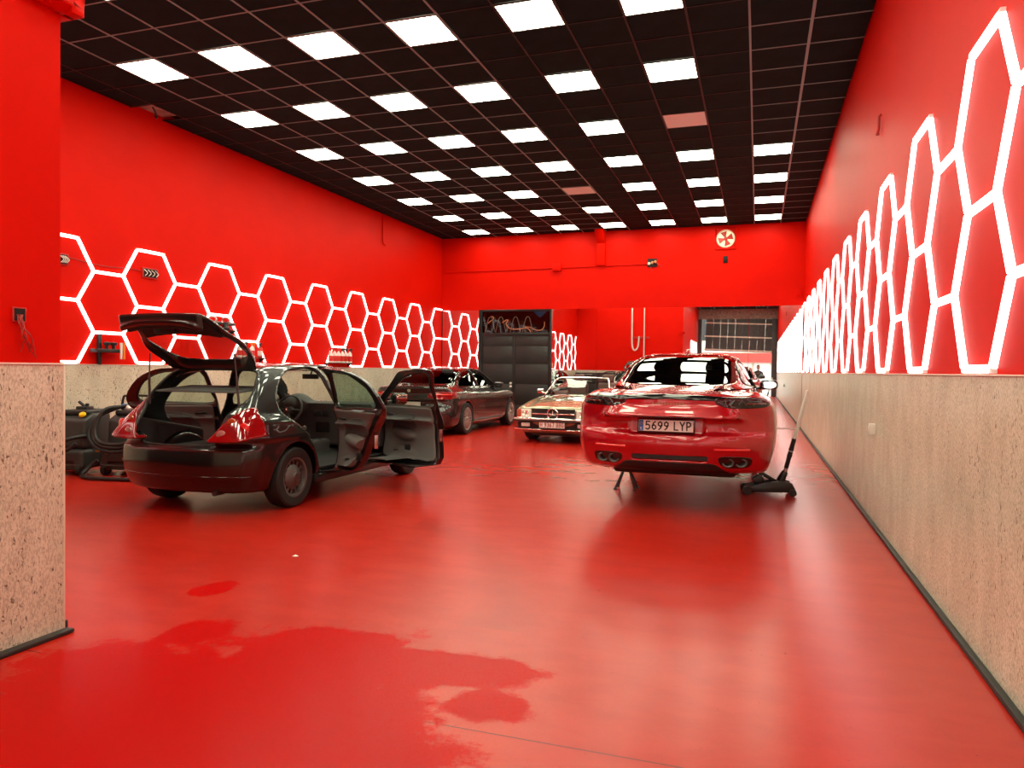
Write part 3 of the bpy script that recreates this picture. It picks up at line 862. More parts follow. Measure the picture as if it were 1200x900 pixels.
# seven-segment-free lettering built from strokes, in a unit cell
GL = {
 '0': [[(0.5, 1), (0.15, 0.8), (0.1, 0.5), (0.15, 0.2), (0.5, 0), (0.85, 0.2), (0.9, 0.5), (0.85, 0.8), (0.5, 1)]],
 '3': [[(0.15, 0.9), (0.5, 1), (0.85, 0.85), (0.8, 0.6), (0.45, 0.53), (0.85, 0.42), (0.88, 0.15), (0.5, 0), (0.12, 0.1)]],
 '5': [[(0.85, 1), (0.2, 1), (0.15, 0.55), (0.5, 0.64), (0.85, 0.5), (0.85, 0.15), (0.5, 0), (0.12, 0.1)]],
 '6': [[(0.75, 1), (0.4, 0.8), (0.15, 0.45), (0.15, 0.18), (0.5, 0), (0.85, 0.17), (0.85, 0.42), (0.5, 0.58), (0.2, 0.42)]],
 '7': [[(0.1, 1), (0.9, 1), (0.4, 0)]],
 '8': [[(0.5, 0.53), (0.2, 0.68), (0.2, 0.88), (0.5, 1), (0.8, 0.88), (0.8, 0.68), (0.5, 0.53), (0.13, 0.36), (0.13, 0.14), (0.5, 0), (0.87, 0.14), (0.87, 0.36), (0.5, 0.53)]],
 '9': [[(0.25, 0), (0.6, 0.2), (0.85, 0.55), (0.85, 0.82), (0.5, 1), (0.15, 0.83), (0.15, 0.58), (0.5, 0.42), (0.8, 0.58)]],
 'H': [[(0.1, 0), (0.1, 1)], [(0.9, 0), (0.9, 1)], [(0.1, 0.5), (0.9, 0.5)]],
 'B': [[(0.12, 0), (0.12, 1), (0.6, 1), (0.85, 0.88), (0.8, 0.62), (0.55, 0.53), (0.12, 0.53)], [(0.55, 0.53), (0.9, 0.4), (0.88, 0.12), (0.6, 0), (0.12, 0)]],
 'G': [[(0.88, 0.82), (0.5, 1), (0.12, 0.8), (0.1, 0.25), (0.5, 0), (0.88, 0.12), (0.88, 0.45), (0.55, 0.45)]],
 'L': [[(0.15, 1), (0.15, 0), (0.85, 0)]],
 'Y': [[(0.08, 1), (0.5, 0.5), (0.92, 1)], [(0.5, 0.5), (0.5, 0)]],
 'P': [[(0.15, 0), (0.15, 1), (0.6, 1), (0.88, 0.85), (0.88, 0.6), (0.6, 0.46), (0.15, 0.46)]],
 'E': [[(0.85, 1), (0.15, 1), (0.15, 0), (0.85, 0)], [(0.15, 0.5), (0.7, 0.5)]],
 ' ': [],
}
def lettering(text, w, h, gap, stroke, widths=None):
    """flat raised strokes in the y-z plane facing -x, starting at y=+ (viewer's left), height h"""
    m = MB(); u = 0.0
    for ch in text:
        cw = w * (0.45 if ch == ' ' else 1.0)
        for line in GL[ch]:
            for (a, b_) in zip(line[:-1], line[1:]):
                A_ = Vector((a[0] * w + u, a[1] * h)); B_ = Vector((b_[0] * w + u, b_[1] * h))
                t = (B_ - A_).normalized() * stroke * 0.45; nn = Vector((-t.y, t.x)).normalized() * stroke / 2
                q = [A_ - t - nn, B_ + t - nn, B_ + t + nn, A_ - t + nn]
                m.prism([(-p.x, p.y) for p in q], -0.0016, 0.0, 'x')
        u += cw + gap
    return m, u - gap

def plate(parent, loc, text, ink, eu=True, rot=None, width=0.52, height=0.11, tilt=0.0):
    """licence plate facing -x"""
    o = MB().box((0.0, -width / 2, -height / 2), (0.006, width / 2, height / 2)).build('licence_plate', 'plate_white', parent, bevel=0.002)
    o.location = loc
    o.rotation_euler = rot or (0, tilt, 0)
    MB().box((0.001, -width / 2 - 0.012, -height / 2 - 0.018), (0.012, width / 2 + 0.012, height / 2 + 0.010)).build('plate_holder', 'gloss_black', o, bevel=0.003)
    x0 = width / 2
    if eu:
        MB().box((-0.001, x0 - 0.045, -height / 2 + 0.003), (0.0, x0 - 0.003, height / 2 - 0.003)).build('country_band', 'plate_blue', o)
        me, L = lettering('E', 0.016, 0.022, 0, 0.0045)
        e_ = me.build('country_letter', 'plate_white', o); e_.location = (-0.001, x0 - 0.016, -0.040)
        ring = MB()
        for k in range(12):
            a = 2 * PI * k / 12
            ring.lathe([(0.0, -0.0026), (0.0022, -0.0026), (0.0022, -0.001)], 5, 'x', Matrix.Translation((0, x0 - 0.024 + 0.012 * math.cos(a), 0.018 + 0.012 * math.sin(a))))
        ring.build('star_ring', mat('plate_yellow', (0.8, 0.6, 0.05, 1), 0.4) if 'plate_yellow' not in MATS else 'plate_yellow', o)
        av = width - 0.045
    else:
        av = width
    if not text: return o
    n = len(text) - text.count(' ') + 0.45 * text.count(' ')
    gap = 0.012; ww = (av - 0.04 - gap * (len(text) - 1)) / n
    L = ww * n + gap * (len(text) - 1); u = 0.0
    for ch in text:
        if ch != ' ':
            me, _ = lettering(ch, ww, height * 0.68, gap, 0.0125)
            t = me.build('plate_character', ink, o)
            t.location = (0.0, x0 - (0.045 if eu else 0) - (av - L) / 2 - u, -height * 0.34)
        u += ww * (0.45 if ch == ' ' else 1.0) + gap
    return o

def seat(parent, x, y, z, m='cabin_dark', w=0.25, recl=0.22):
    """front seat: cushion, backrest and head restraint as one smooth part with headrest child"""
    ca, sa = math.cos(recl), math.sin(recl)
    def f(X, Y, Z):
        a = rbox(X, Y, Z, (x + 0.06, y, z + 0.02), (0.27, w, 0.09), 0.06)
        dx, dz = X - (x - 0.18), Z - z
        u = dx * ca + dz * sa; v = -dx * sa + dz * ca
        b_ = rbox(u, Y - y, v, (0.0, 0.0, 0.36), (0.08, w * 0.95, 0.36), 0.06)
        return smin(a, b_, 0.06)
    o = skin('seat', f, (x - 0.6, y - w - 0.05, z - 0.12), (x + 0.4, y + w + 0.05, z + 0.8), 0.025, m, parent)
    def g(X, Y, Z):
        dx, dz = X - (x - 0.18), Z - z
        u = dx * ca + dz * sa; v = -dx * sa + dz * ca
        return rbox(u, Y - y, v, (0.0, 0.0, 0.82), (0.05, 0.13, 0.09), 0.045)
    skin('head_restraint', g, (x - 0.6, y - 0.2, z + 0.6), (x + 0.1, y + 0.2, z + 1.0), 0.02, m, o)
    return o

def steering_wheel(parent, c, R=0.185, tilt=0.45, m='cabin_dark'):
    o = MB().tube([(0, R * math.cos(a), R * math.sin(a)) for a in [2 * PI * k / 32 for k in range(32)]], 0.017, 8, True).build('steering_wheel', m, parent, smooth=60)
    o.location = c; o.rotation_euler = (0, tilt, 0)
    hub = MB().lathe([(0.0, -0.03), (0.055, -0.025), (0.075, 0.0), (0.07, 0.03)], 20, 'x')
    for a in (0.0, PI, 1.5 * PI - 0.35, 1.5 * PI + 0.35):
        hub.cyl((0.0, 0.05 * math.cos(a), 0.05 * math.sin(a)), (0, (R - 0.005) * math.cos(a), (R - 0.005) * math.sin(a)), 0.022, 8, 0.014)
    hub.build('hub', m, o, smooth=50)
    MB().lathe([(0.0, -0.036), (0.018, -0.034), (0.02, -0.028)], 14, 'x').build('badge', 'chrome', o, smooth=40)
    return o
# ================================================================ BLACK HATCHBACK, doors and tailgate open
mat('black_metallic', (0.006, 0.0045, 0.005, 1), 0.3, metal=0.0, spec=0.3, coat=1.0, coat_rough=0.015)
def build_hatch():
    L = 4.19; RA, FA, WR = 0.79, 3.325, 0.302
    root = thing('hatchback_car', 'black hatchback with its tailgate and doors standing open', 'car', (-5.18, 5.46, 0), PI / 2)
    ztop = prof([(-0.3, 0.2), (0.05, 0.80), (0.16, 0.95), (0.26, 1.04), (0.56, 1.355), (0.70, 1.402), (1.05, 1.435), (1.6, 1.447), (2.05, 1.42), (2.28, 1.375), (3.02, 0.985), (3.35, 0.85), (4.4, 0.4)])
    zd = prof([(-0.2, 0.985), (0.3, 0.985), (1.0, 0.97), (2.0, 0.94), (2.85, 0.93), (3.1, 0.955), (3.5, 0.90), (3.9, 0.80), (4.1, 0.70), (4.3, 0.6)])
    w = prof([(-0.1, 0.74), (0.1, 0.775), (0.35, 0.81), (0.8, 0.842), (1.6, 0.853), (2.8, 0.853), (3.4, 0.845), (3.85, 0.80), (4.2, 0.68)])
    gw = prof([(-0.1, 0.665), (0.3, 0.715), (0.8, 0.762), (1.6, 0.782), (2.4, 0.772), (3.0, 0.70), (3.4, 0.60)])
    sec = prof([(0.1, -0.12), (0.25, -0.06), (0.42, -0.012), (0.56, 0.0), (0.68, -0.002), (0.80, -0.016), (0.95, -0.04), (1.1, -0.08)])
    xr = prof([(0.1, 0.16), (0.24, 0.075), (0.38, 0.012), (0.5, 0.0), (0.61, 0.012), (0.655, 0.05), (0.72, 0.085), (0.95, 0.145), (1.1, 0.22), (1.5, 0.5)])
    xf = prof([(0.1, 4.06), (0.3, 4.16), (0.5, 4.19), (0.65, 4.14), (0.8, 4.0), (1.1, 3.6)])
    def f0(x, y, z):
        a = np.abs(y)
        flare = 0.014 * (np.exp(-((np.hypot(x - RA, z - WR) - 0.36) / 0.06) ** 2) + np.exp(-((np.hypot(x - FA, z - WR) - 0.36) / 0.06) ** 2))
        s = a - (w(x) + sec(z) + flare)
        t = z - (zd(x) - 0.10 * y * y)
        r = xr(z) + 0.20 * np.power(np.minimum(a, 0.9) / 0.8, 2.6) - x
        fr = x - (xf(z) - 0.40 * np.power(np.minimum(a, 0.9) / 0.8, 2.4))
        low = smax(smax(s, t, 0.09), smax(r, fr, 0.02), 0.10)
        g = smax(a - (gw(x) - 0.44 * (z - 0.94)), (z - (ztop(x) - 0.075 * y * y)) * 0.85, 0.13)
        g = smax(g, 0.7 - z, 0.05)
        b_ = smin(low, g, 0.035)
        return smax(b_, 0.21 - z, 0.05)
    def f(x, y, z):
        a = np.abs(y); b_ = f0(x, y, z)
        for ax in (RA, FA):
            cyl = smax(np.hypot(x - ax, z - WR) - 0.352, 0.56 - a, 0.03)
            b_ = smax(b_, -cyl, 0.018)
        # rub strip crease on bumper
        return b_
    # outlines (x, z)
    rear_door = Poly([(1.66, 0.29), (1.67, 0.60), (1.66, 0.95), (1.60, 1.20), (1.52, 1.385), (1.25, 1.385), (1.02, 1.36), (0.80, 1.25), (0.66, 1.05), (0.70, 0.92), (0.90, 0.78), (1.06, 0.60), (1.16, 0.42), (1.26, 0.30), (1.45, 0.285)], 3)
    front_door = Poly([(2.72, 0.29), (2.745, 0.60), (2.74, 0.90), (2.68, 1.04), (2.45, 1.19), (2.22, 1.315), (2.05, 1.37), (1.85, 1.39), (1.60, 1.39), (1.67, 1.20), (1.71, 0.95), (1.72, 0.60), (1.71, 0.29), (2.2, 0.282)], 3)
    win_r = Poly([(1.60, 0.975), (1.57, 1.12), (1.49, 1.335), (1.25, 1.34), (1.05, 1.315), (0.88, 1.22), (0.79, 1.06), (0.86, 0.985), (1.2, 0.975)], 3)
    win_f = Poly([(2.62, 0.965), (2.58, 1.04), (2.42, 1.145), (2.20, 1.265), (2.03, 1.325), (1.85, 1.345), (1.68, 1.342), (1.735, 1.18), (1.765, 0.97), (2.2, 0.955)], 3)
    hatch_open = Poly([(0.37, 0.655), (0.46, 0.70), (0.495, 0.80), (0.505, 0.94), (0.585, 1.05), (0.60, 1.13), (0.56, 1.25), (0.49, 1.345), (0.30, 1.372), (0, 1.376),
                       (-0.30, 1.372), (-0.49, 1.345), (-0.56, 1.25), (-0.60, 1.13), (-0.585, 1.05), (-0.505, 0.94), (-0.495, 0.80), (-0.46, 0.70), (-0.37, 0.655), (0, 0.648)], 3)
    hatch_win = Poly([(0.42, 0.995), (0.50, 1.05), (0.505, 1.15), (0.46, 1.28), (0.32, 1.335), (0, 1.345), (-0.32, 1.335), (-0.46, 1.28), (-0.505, 1.15), (-0.50, 1.05), (-0.42, 0.995), (0, 0.97)], 3)
    wind = Poly([(0.66, 0.985), (0.60, 1.15), (0.50, 1.335), (0.25, 1.372), (0, 1.38), (-0.25, 1.372), (-0.50, 1.335), (-0.60, 1.15), (-0.66, 0.985), (-0.35, 0.955), (0, 0.945), (0.35, 0.955)], 2)
    xs_ = lin([(0.5, 0.06), (0.65, 0.10), (0.95, 0.24), (1.04, 0.31), (1.355, 0.60), (1.45, 0.70)])
    behind = lambda x, z: (x - xs_(z) - 0.13) * 0.8
    open_right_r = lambda x, y, z: np.maximum(rear_door(x, z), y + 0.42)
    open_right_f = lambda x, y, z: np.maximum(front_door(x, z), y + 0.42)
    open_left_r = lambda x, y, z: np.maximum(rear_door(x, z), 0.42 - y)
    win_left_f = lambda x, y, z: np.maximum(win_f(x, z), 0.42 - y)
    hole = lambda x, y, z: np.maximum(hatch_open(y, z), behind(x, z))
    wsh = lambda x, y, z: np.maximum(wind(y, z), 2.15 - x)
    TH = 0.045
    def shell(x, y, z):
        v = f(x, y, z)
        F = np.maximum(v, -(v + TH))
        for g in (open_right_r, open_right_f, open_left_r, win_left_f, hole, wsh):
            F = smax(F, -g(x, y, z), 0.012)
        return F
    skin('body', shell, (-0.05, -0.92, 0.16), (4.26, 0.92, 1.50), 0.0165, 'black_metallic', root)
    # glass that stays on the body
    skin('windscreen', lambda x, y, z: f(x, y, z) + 0.018, (2.1, -0.75, 0.9), (3.2, 0.75, 1.45), 0.03, 'glass_clear', root, keep=lambda x, y, z: (wind(y, z) < 0.02) & (x > 2.15))
    skin('side_window', lambda x, y, z: f(x, y, z) + 0.018, (1.6, 0.4, 0.9), (2.7, 0.95, 1.4), 0.02, 'glass_green', root, keep=lambda x, y, z: (win_f(x, z) < 0.012) & (y > 0.42))
    # door seals round the openings
    for s, poly in ((-1, rear_door), (-1, front_door), (1, rear_door)):
        pts = [poly.pts[i] for i in range(0, len(poly.pts), 1)]
        MB().tube(side_pts(f, pts, s, -0.028), 0.013, 6, True).build('door_seal', 'rubber', root, smooth=60)
    hp = hatch_open.pts
    MB().tube(rear_pts(f, hp, -0.02, -0.3, 1.2), 0.014, 6, True).build('tailgate_seal', 'rubber', root, smooth=60)
    # tail lamps: teardrop clusters wrapping the corner
    for s in (1, -1):
        pl = Poly([(s * a, b_) for a, b_ in ((0.41, 0.695), (0.45, 0.76), (0.50, 0.85), (0.56, 0.94), (0.63, 1.0), (0.70, 1.02), (0.77, 1.0), (0.83, 0.92), (0.84, 0.82), (0.78, 0.72), (0.60, 0.692))], 3)
        wrap = lambda x, y, z: np.maximum(pl(y, z), x - 0.36)
        o = skin('tail_lamp', lambda x, y, z: smax(smax(f(x, y, z) - 0.007, wrap(x, y, z), 0.02), -(f(x, y, z) + 0.03), 0.01), (-0.05, min(s * 0.35, s * 0.95), 0.65), (0.5, max(s * 0.35, s * 0.95), 1.08), 0.008, 'lamp_red', root)
        for (yy, zz, rr, mm) in ((0.545, 0.765, 0.046, 'lamp_bulb'), (0.60, 0.875, 0.045, 'lamp_amber'), (0.72, 0.83, 0.05, 'lamp_red_lit')):
            p = rear_pts(f, [(s * yy, zz)], 0.004)[0]
            MB().lathe([(0.0, -0.004), (rr * 0.8, -0.002), (rr, 0.006), (rr, 0.02)], 18, 'x', Matrix.Translation(p) @ Matrix.Rotation(-0.25 * s, 4, 'Z')).build('lamp_bowl', mm, o, smooth=40)
    # rear bumper: moulding line, plate recess, exhaust
    yy = np.linspace(-0.74, 0.74, 40)
    MB().tube(rear_pts(f, [(y, 0.372) for y in yy], -0.002), 0.007, 6).build('bumper_strip', 'gloss_black', root, smooth=60)
    MB().tube(rear_pts(f, [(y, 0.632) for y in yy], -0.002), 0.006, 6).build('bumper_gap', 'rubber', root, smooth=60)
    p = rear_pts(f, [(-0.62, 0.45)], 0.0)[0]
    MB().cyl((0.10, -0.42, 0.215), (0.5, -0.42, 0.225), 0.026, 12).build('exhaust_pipe', 'dark_steel', root, smooth=40)
    MB().box((0.35, -0.45, 0.17), (1.2, 0.45, 0.24)).box((1.3, -0.7, 0.17), (2.7, 0.7, 0.235)).build('underbody', 'trim_black', root, bevel=0.03)
    MB().box((1.12, -0.842, 0.19), (2.9, -0.76, 0.285)).build('sill', 'trim_black', root, bevel=0.02)
    # wheels
    for x_ in (RA, FA):
        for s in (1, -1):
            wheel(root, x_, s * 0.735, WR, WR, 0.19, 'steel' if x_ == RA else 'turbine', s, 0.20)
    # cabin
    def cab(x, y, z): return f(x, y, z) + 0.055
    skin('cabin_floor', lambda x, y, z: np.maximum(np.maximum(cab(x, y, z), z - (0.34 + 0.05 * np.exp(-(y / 0.13) ** 2))), 0.25 - z), (0.2, -0.85, 0.22), (3.1, 0.85, 0.45), 0.03, 'cabin_dark', root)
    skin('boot_floor', lambda x, y, z: smax(np.maximum(cab(x, y, z), np.maximum(x - 1.05, 0.3 - z)), z - 0.60, 0.03), (0.0, -0.85, 0.25), (1.2, 0.85, 0.7), 0.03, 'cabin_dark', root)
    def dash(x, y, z):
        top = 0.965 - 0.10 * np.maximum(0, (2.55 - x)) - 0.12 * (x - 2.7) ** 2
        a = np.maximum(z - top, 2.50 + 0.10 * np.cos(y * 3.0) * 0 + 0.16 * (0.9 - z) - x)
        a = smax(a, x - 3.0, 0.05)
        pod = np.sqrt(((x - 2.55) / 1.5) ** 2 + (y - 0.37) ** 2 + ((z - 0.93) / 0.9) ** 2) - 0.15
        a = smin(a, pod, 0.06)
        return smax(smax(a, cab(x, y, z), 0.02), 0.42 - z, 0.04)
    skin('dashboard', dash, (2.2, -0.8, 0.38), (3.1, 0.8, 1.1), 0.025, 'cabin_grey', root)
    for yy_ in (-0.06, 0.06):
        MB().box((2.50, yy_ - 0.05, 0.78), (2.56, yy_ + 0.05, 0.86)).build('air_vent', 'cabin_dark', root, bevel=0.008)
    MB().box((2.53, -0.10, 0.58), (2.60, 0.10, 0.76)).build('radio', 'trim_black', root, bevel=0.008)
    skin('centre_console', lambda x, y, z: smax(rbox(x, y, z, (2.15, 0, 0.40), (0.42, 0.10, 0.11), 0.04), -rbox(x, y, z, (1.95, 0, 0.52), (0.1, 0.06, 0.06), 0.02), 0.02), (1.6, -0.15, 0.25), (2.65, 0.15, 0.55), 0.02, 'cabin_grey', root)
    MB().cyl((2.20, 0.0, 0.48), (2.14, 0.0, 0.66), 0.014, 8, 0.01).lathe([(0.0, 0.0), (0.026, 0.01), (0.028, 0.04), (0.0, 0.06)], 12, 'z', Matrix.Translation((2.14, 0, 0.64))).build('gear_lever', 'cabin_mid', root, smooth=50)
    MB().cyl((1.85, 0.03, 0.46), (2.02, 0.03, 0.60), 0.016, 8).build('hand_brake', 'cabin_mid', root, smooth=50)
    steering_wheel(root, (2.34, 0.37, 0.86), 0.185, 0.42, 'cabin_grey')
    MB().cyl((2.36, 0.37, 0.85), (2.62, 0.37, 0.74), 0.04, 10).build('steering_column', 'cabin_dark', root, smooth=40)
    MB().box((2.28, -0.09, 1.255), (2.31, 0.13, 1.315)).cyl((2.30, 0.02, 1.31), (2.33, 0.02, 1.37), 0.012, 8).build('rear_view_mirror', 'trim_black', root, bevel=0.012)
    # load cover and folded rear bulkhead
    MB().prism([(0.33, 1.14), (0.34, 1.155), (0.82, 1.20), (0.82, 1.18)], -0.50, 0.50, 'y').build('load_cover', 'cabin_grey', root, bevel=0.006)
    for s in (1, -1):
        skin('boot_side_trim', lambda x, y, z: smax(smax(np.maximum(f(x, y, z) + 0.05, 0.56 - s * y), x - 1.10, 0.04), smax(z - 0.88 + 0.2 * (x - .3), 0.55 - z, 0.03), 0.03), (0.1, min(s * 0.4, s * 0.9), 0.5), (1.2, max(s * 0.4, s * 0.9), 1.1), 0.025, 'cabin_dark', root)
    # ---- tailgate
    hx, hz = 0.655, 1.392
    def gate(x, y, z):
        v = f(x, y, z); q = np.maximum(hatch_open(y, z) + 0.008, behind(x, z) + 0.03)
        F = smax(smax(v, -(v + 0.042), 0.008), q, 0.02)
        return smax(F, -np.maximum(hatch_win(y, z), x - 0.9), 0.012)
    tg = skin('tailgate', gate, (-0.05, -0.66, 0.6), (0.85, 0.66, 1.45), 0.012, 'black_metallic', root, origin=(hx, 0, hz))
    tg.rotation_euler = (0, math.radians(77), 0)
    o = skin('tailgate_window', lambda x, y, z: f(x, y, z) + 0.02, (0, -0.6, 0.95), (0.85, 0.6, 1.4), 0.02, 'glass_clear', tg, origin=(hx, 0, hz), keep=lambda x, y, z: (hatch_win(y, z) < 0.012) & (behind(x, z) < 0))
    o.location = (0, 0, 0)
    def gtrim(x, y, z):
        v = f(x, y, z)
        return smax(smax(smax(v + 0.025, -(v + 0.062), 0.012), hatch_open(y, z) + 0.06, 0.03), smax(-hatch_win(y, z) + 0.006, behind(x, z) + 0.05, 0.02), 0.03)
    o = skin('tailgate_trim', gtrim, (0.0, -0.66, 0.6), (0.9, 0.66, 1.4), 0.0125, 'cabin_dark', tg, origin=(hx, 0, hz)); o.location = (0, 0, 0)
    o = MB().box((0.13 - hx, -0.11, 0.74 - hz), (0.20 - hx, 0.11, 0.81 - hz)).build('lock_case', 'trim_black', tg, bevel=0.012)
    o = None
    for s in (1, -1):   # gas struts from the body to the raised gate
        MB().cyl((0.30, s * 0.535, 1.02), (0.28, s * 0.52, 1.30), 0.012, 8).cyl((0.28, s * 0.52, 1.30), (0.27, s * 0.50, 1.52), 0.007, 8).build('gas_strut', 'dark_steel', root, smooth=40)
    # ---- doors
    def door(name, s, dpoly, wpoly, hinge_x, ang, x0, x1):
        hy = s * (solve(f0, (hinge_x, 0, 0.6), 1, 1.1, 0) - 0.03)
        og = (hinge_x, hy, 0.0)
        bel = 0.955
        def F(x, y, z):
            v = f0(x, y, z); th = np.interp(z, [0.25, bel - 0.03, bel + 0.03, 1.5], [0.09, 0.09, 0.05, 0.045]).astype(np.float32)
            q = smax(np.maximum(v, -(v + th)), dpoly(x, z) + 0.006, 0.02)
            q = np.maximum(q, 0.45 - s * y)
            return smax(q, -np.maximum(wpoly(x, z), 0.4 - s * y), 0.016)
        lo = (x0, min(s * 0.42, s * 0.93), 0.24); hi = (x1, max(s * 0.42, s * 0.93), 1.44)
        d = skin(name, F, lo, hi, 0.0115, 'black_metallic', root, origin=og)
        d.rotation_euler = (0, 0, -s * math.radians(ang) * -1 * -1)
        g = skin('door_window', lambda x, y, z: f0(x, y, z) + 0.02, lo, hi, 0.02, 'glass_green', d, origin=og, keep=lambda x, y, z: (wpoly(x, z) < 0.01) & (s * y > 0.42))
        g.location = (0, 0, 0)
        def trim(x, y, z):
            v = f0(x, y, z)
            q = smax(np.maximum(v + 0.075, -(v + 0.108)), smax(dpoly(x, z) + 0.055, z - 0.945, 0.03), 0.025)
            # moulded arm rest, scooped insert and pocket
            u = (hinge_x - x)
            arm = np.sqrt(((u - 0.42) / 2.6) ** 2 + ((z - 0.62 + 0.12 * (u - 0.4)) / 0.9) ** 2 + ((v + 0.115) / 1.0) ** 2) - 0.075
            poc = np.sqrt(((u - 0.42) / 3.0) ** 2 + ((z - 0.37) / 1.0) ** 2 + ((v + 0.10) / 0.55) ** 2) - 0.085
            q = smin(q, np.maximum(arm, dpoly(x, z) + 0.06), 0.03)
            q = smin(q, np.maximum(poc, dpoly(x, z) + 0.06), 0.03)
            ins = np.sqrt(((u - 0.38) / 2.4) ** 2 + ((z - 0.76) / 1.0) ** 2) - 0.095
            q = smax(q, -np.maximum(ins, v + 0.0 + 0.094 - 0.2 + (0.0)), 0.02) if False else q
            return np.maximum(q, 0.35 - s * y)
        t = skin('door_trim', trim, (x0, min(s * 0.35, s * 0.93), 0.24), (x1, max(s * 0.35, s * 0.93), 1.0), 0.0115, 'cabin_mid', d, origin=og); t.location = (0, 0, 0)
        # fabric insert, speaker, pull handle, latch
        ipoly = Poly([(hinge_x - a, b_) for a, b_ in ((0.18, 0.66), (0.30, 0.82), (0.45, 0.87), (0.62, 0.86), (0.66, 0.74), (0.60, 0.68), (0.35, 0.68))], 3)
        t = skin('fabric_insert', lambda x, y, z: np.maximum(smax(np.maximum(f0(x, y, z) + 0.09, -(f0(x, y, z) + 0.118)), ipoly(x, z), 0.02), 0.35 - s * y), (x0, min(s * 0.35, s * 0.93), 0.6), (x1, max(s * 0.35, s * 0.93), 0.95), 0.0095, 'cabin_grey', d, origin=og); t.location = (0, 0, 0)
        yi = hy - s * 0.085
        def P(u, dv, z_):   # point on the inner face
            xx = hinge_x - u; yy_ = s * (solve(f0, (xx, 0, z_), 1, 1.1, 0)) - s * (0.105 + dv)
            return (xx - og[0], yy_ - og[1], z_)
        MB().tube([P(0.14, 0.012, 0.86), P(0.17, 0.03, 0.86), P(0.24, 0.03, 0.85), P(0.26, 0.012, 0.85)], 0.012, 8).build('inner_handle', 'trim_black', d, smooth=50)
        a = P(0.27, 0.012, 0.665)
        MB().box((a[0] - 0.22, a[1] - 0.012, 0.60), (a[0] - 0.02, a[1] + 0.012, 0.63)).build('switch_panel', 'trim_black', d, bevel=0.008)
        for k_, (uu, zz) in enumerate(((0.30, 0.40), (0.50, 0.47))):
            q = P(uu, 0.02, zz)
            MB().box((q[0] - 0.05, q[1] - 0.01, q[2] - 0.05), (q[0] + 0.05, q[1] + 0.01, q[2] + 0.03)).build('bottle_pocket', 'trim_black', d, bevel=0.01)
        # latch on the shut edge
        xs = min(p[0] for p in dpoly.pts if 0.55 < p[1] < 0.75)
        yl = s * solve(f0, (xs + 0.02, 0, 0.64), 1, 1.1, 0) - s * 0.05
        MB().box((xs - og[0] - 0.004, yl - og[1] - 0.02, 0.56), (xs - og[0] + 0.012, yl - og[1] + 0.02, 0.70)).cyl((xs - og[0] - 0.012, yl - og[1], 0.66), (xs - og[0], yl - og[1], 0.66), 0.008, 8).cyl((xs - og[0] - 0.012, yl - og[1], 0.59), (xs - og[0], yl - og[1], 0.59), 0.008, 8) \
            .build('door_latch', 'steel', d, bevel=0.002)
        MB().tube([p_ for p_ in [(a_ - og[0], b_ - og[1], c_) for a_, b_, c_ in side_pts(f0, wpoly.pts, s, -0.03)]], 0.010, 6, True).build('window_seal', 'rubber', d, smooth=60)
        # outer pull
        hxp = xs + 0.14
        pp = side_pts(f0, [(hxp, 0.80), (hxp + 0.05, 0.80), (hxp + 0.12, 0.80), (hxp + 0.17, 0.80)], s, 0.02)
        MB().tube([(a_ - og[0], b_ - og[1], c_) for a_, b_, c_ in pp], 0.014, 8).build('outer_handle', 'black_metallic', d, smooth=50)
        return d, og
    door('rear_door', -1, rear_door, win_r, 1.66, 62, 0.6, 1.75)
    dr, og = door('front_door', -1, front_door, win_f, 2.72, 66, 1.5, 2.85)
    # wing mirror on the passenger door
    p = side_pts(f, [(2.60, 0.985)], -1, 0.0)[0]
    o = skin('wing_mirror', lambda x, y, z: smin(rbox(x, y, z, (2.58, p[1] - 0.13, 1.02), (0.06, 0.105, 0.075), 0.045), rbox(x, y, z, (2.60, p[1] - 0.02, 0.975), (0.03, 0.06, 0.025), 0.02), 0.03), (2.4, p[1] - 0.3, 0.9), (2.8, p[1] + 0.1, 1.12), 0.012, 'black_metallic', dr, origin=og); o.location = (0, 0, 0)
    MB().box((2.518 - og[0], p[1] - 0.215 - og[1], 0.965), (2.523 - og[0], p[1] - 0.05 - og[1], 1.075)).build('mirror_glass', 'mirror_glass', dr, bevel=0.002)
    door('rear_door', 1, rear_door, win_r, 1.66, 62, 0.6, 1.75)
    # centre pillar garnish and left wing mirror
    p = side_pts(f, [(2.60, 0.985)], 1, 0.0)[0]
    skin('wing_mirror', lambda x, y, z: smin(rbox(x, y, z, (2.58, p[1] + 0.13, 1.02), (0.06, 0.105, 0.075), 0.045), rbox(x, y, z, (2.60, p[1] + 0.02, 0.975), (0.03, 0.06, 0.025), 0.02), 0.03), (2.4, p[1] - 0.1, 0.9), (2.8, p[1] + 0.3, 1.12), 0.012, 'black_metallic', root)
    # front shut line, front lamps and grille so that the nose is a nose
    for s in (1, -1):
        pl = Poly([(s * 0.32, 0.62), (s * 0.36, 0.70), (s * 0.55, 0.76), (s * 0.72, 0.78), (s * 0.74, 0.68), (s * 0.60, 0.61)], 3)
        skin('head_lamp', lambda x, y, z: smax(smax(f(x, y, z) - 0.005, np.maximum(pl(y, z), 3.4 - x), 0.015), -(f(x, y, z) + 0.03), 0.01), (3.4, min(s * 0.25, s * 0.85), 0.55), (4.25, max(s * 0.25, s * 0.85), 0.85), 0.012, 'lamp_clear', root)
    pl = Poly([(0.28, 0.58), (0.24, 0.68), (-0.24, 0.68), (-0.28, 0.58), (0, 0.55)], 2)
    skin('grille', lambda x, y, z: smax(smax(f(x, y, z) - 0.004, np.maximum(pl(y, z), 3.4 - x), 0.01), -(f(x, y, z) + 0.02), 0.01), (3.7, -0.35, 0.5), (4.25, 0.35, 0.75), 0.012, 'trim_black', root)
    return root
hatch = build_hatch()
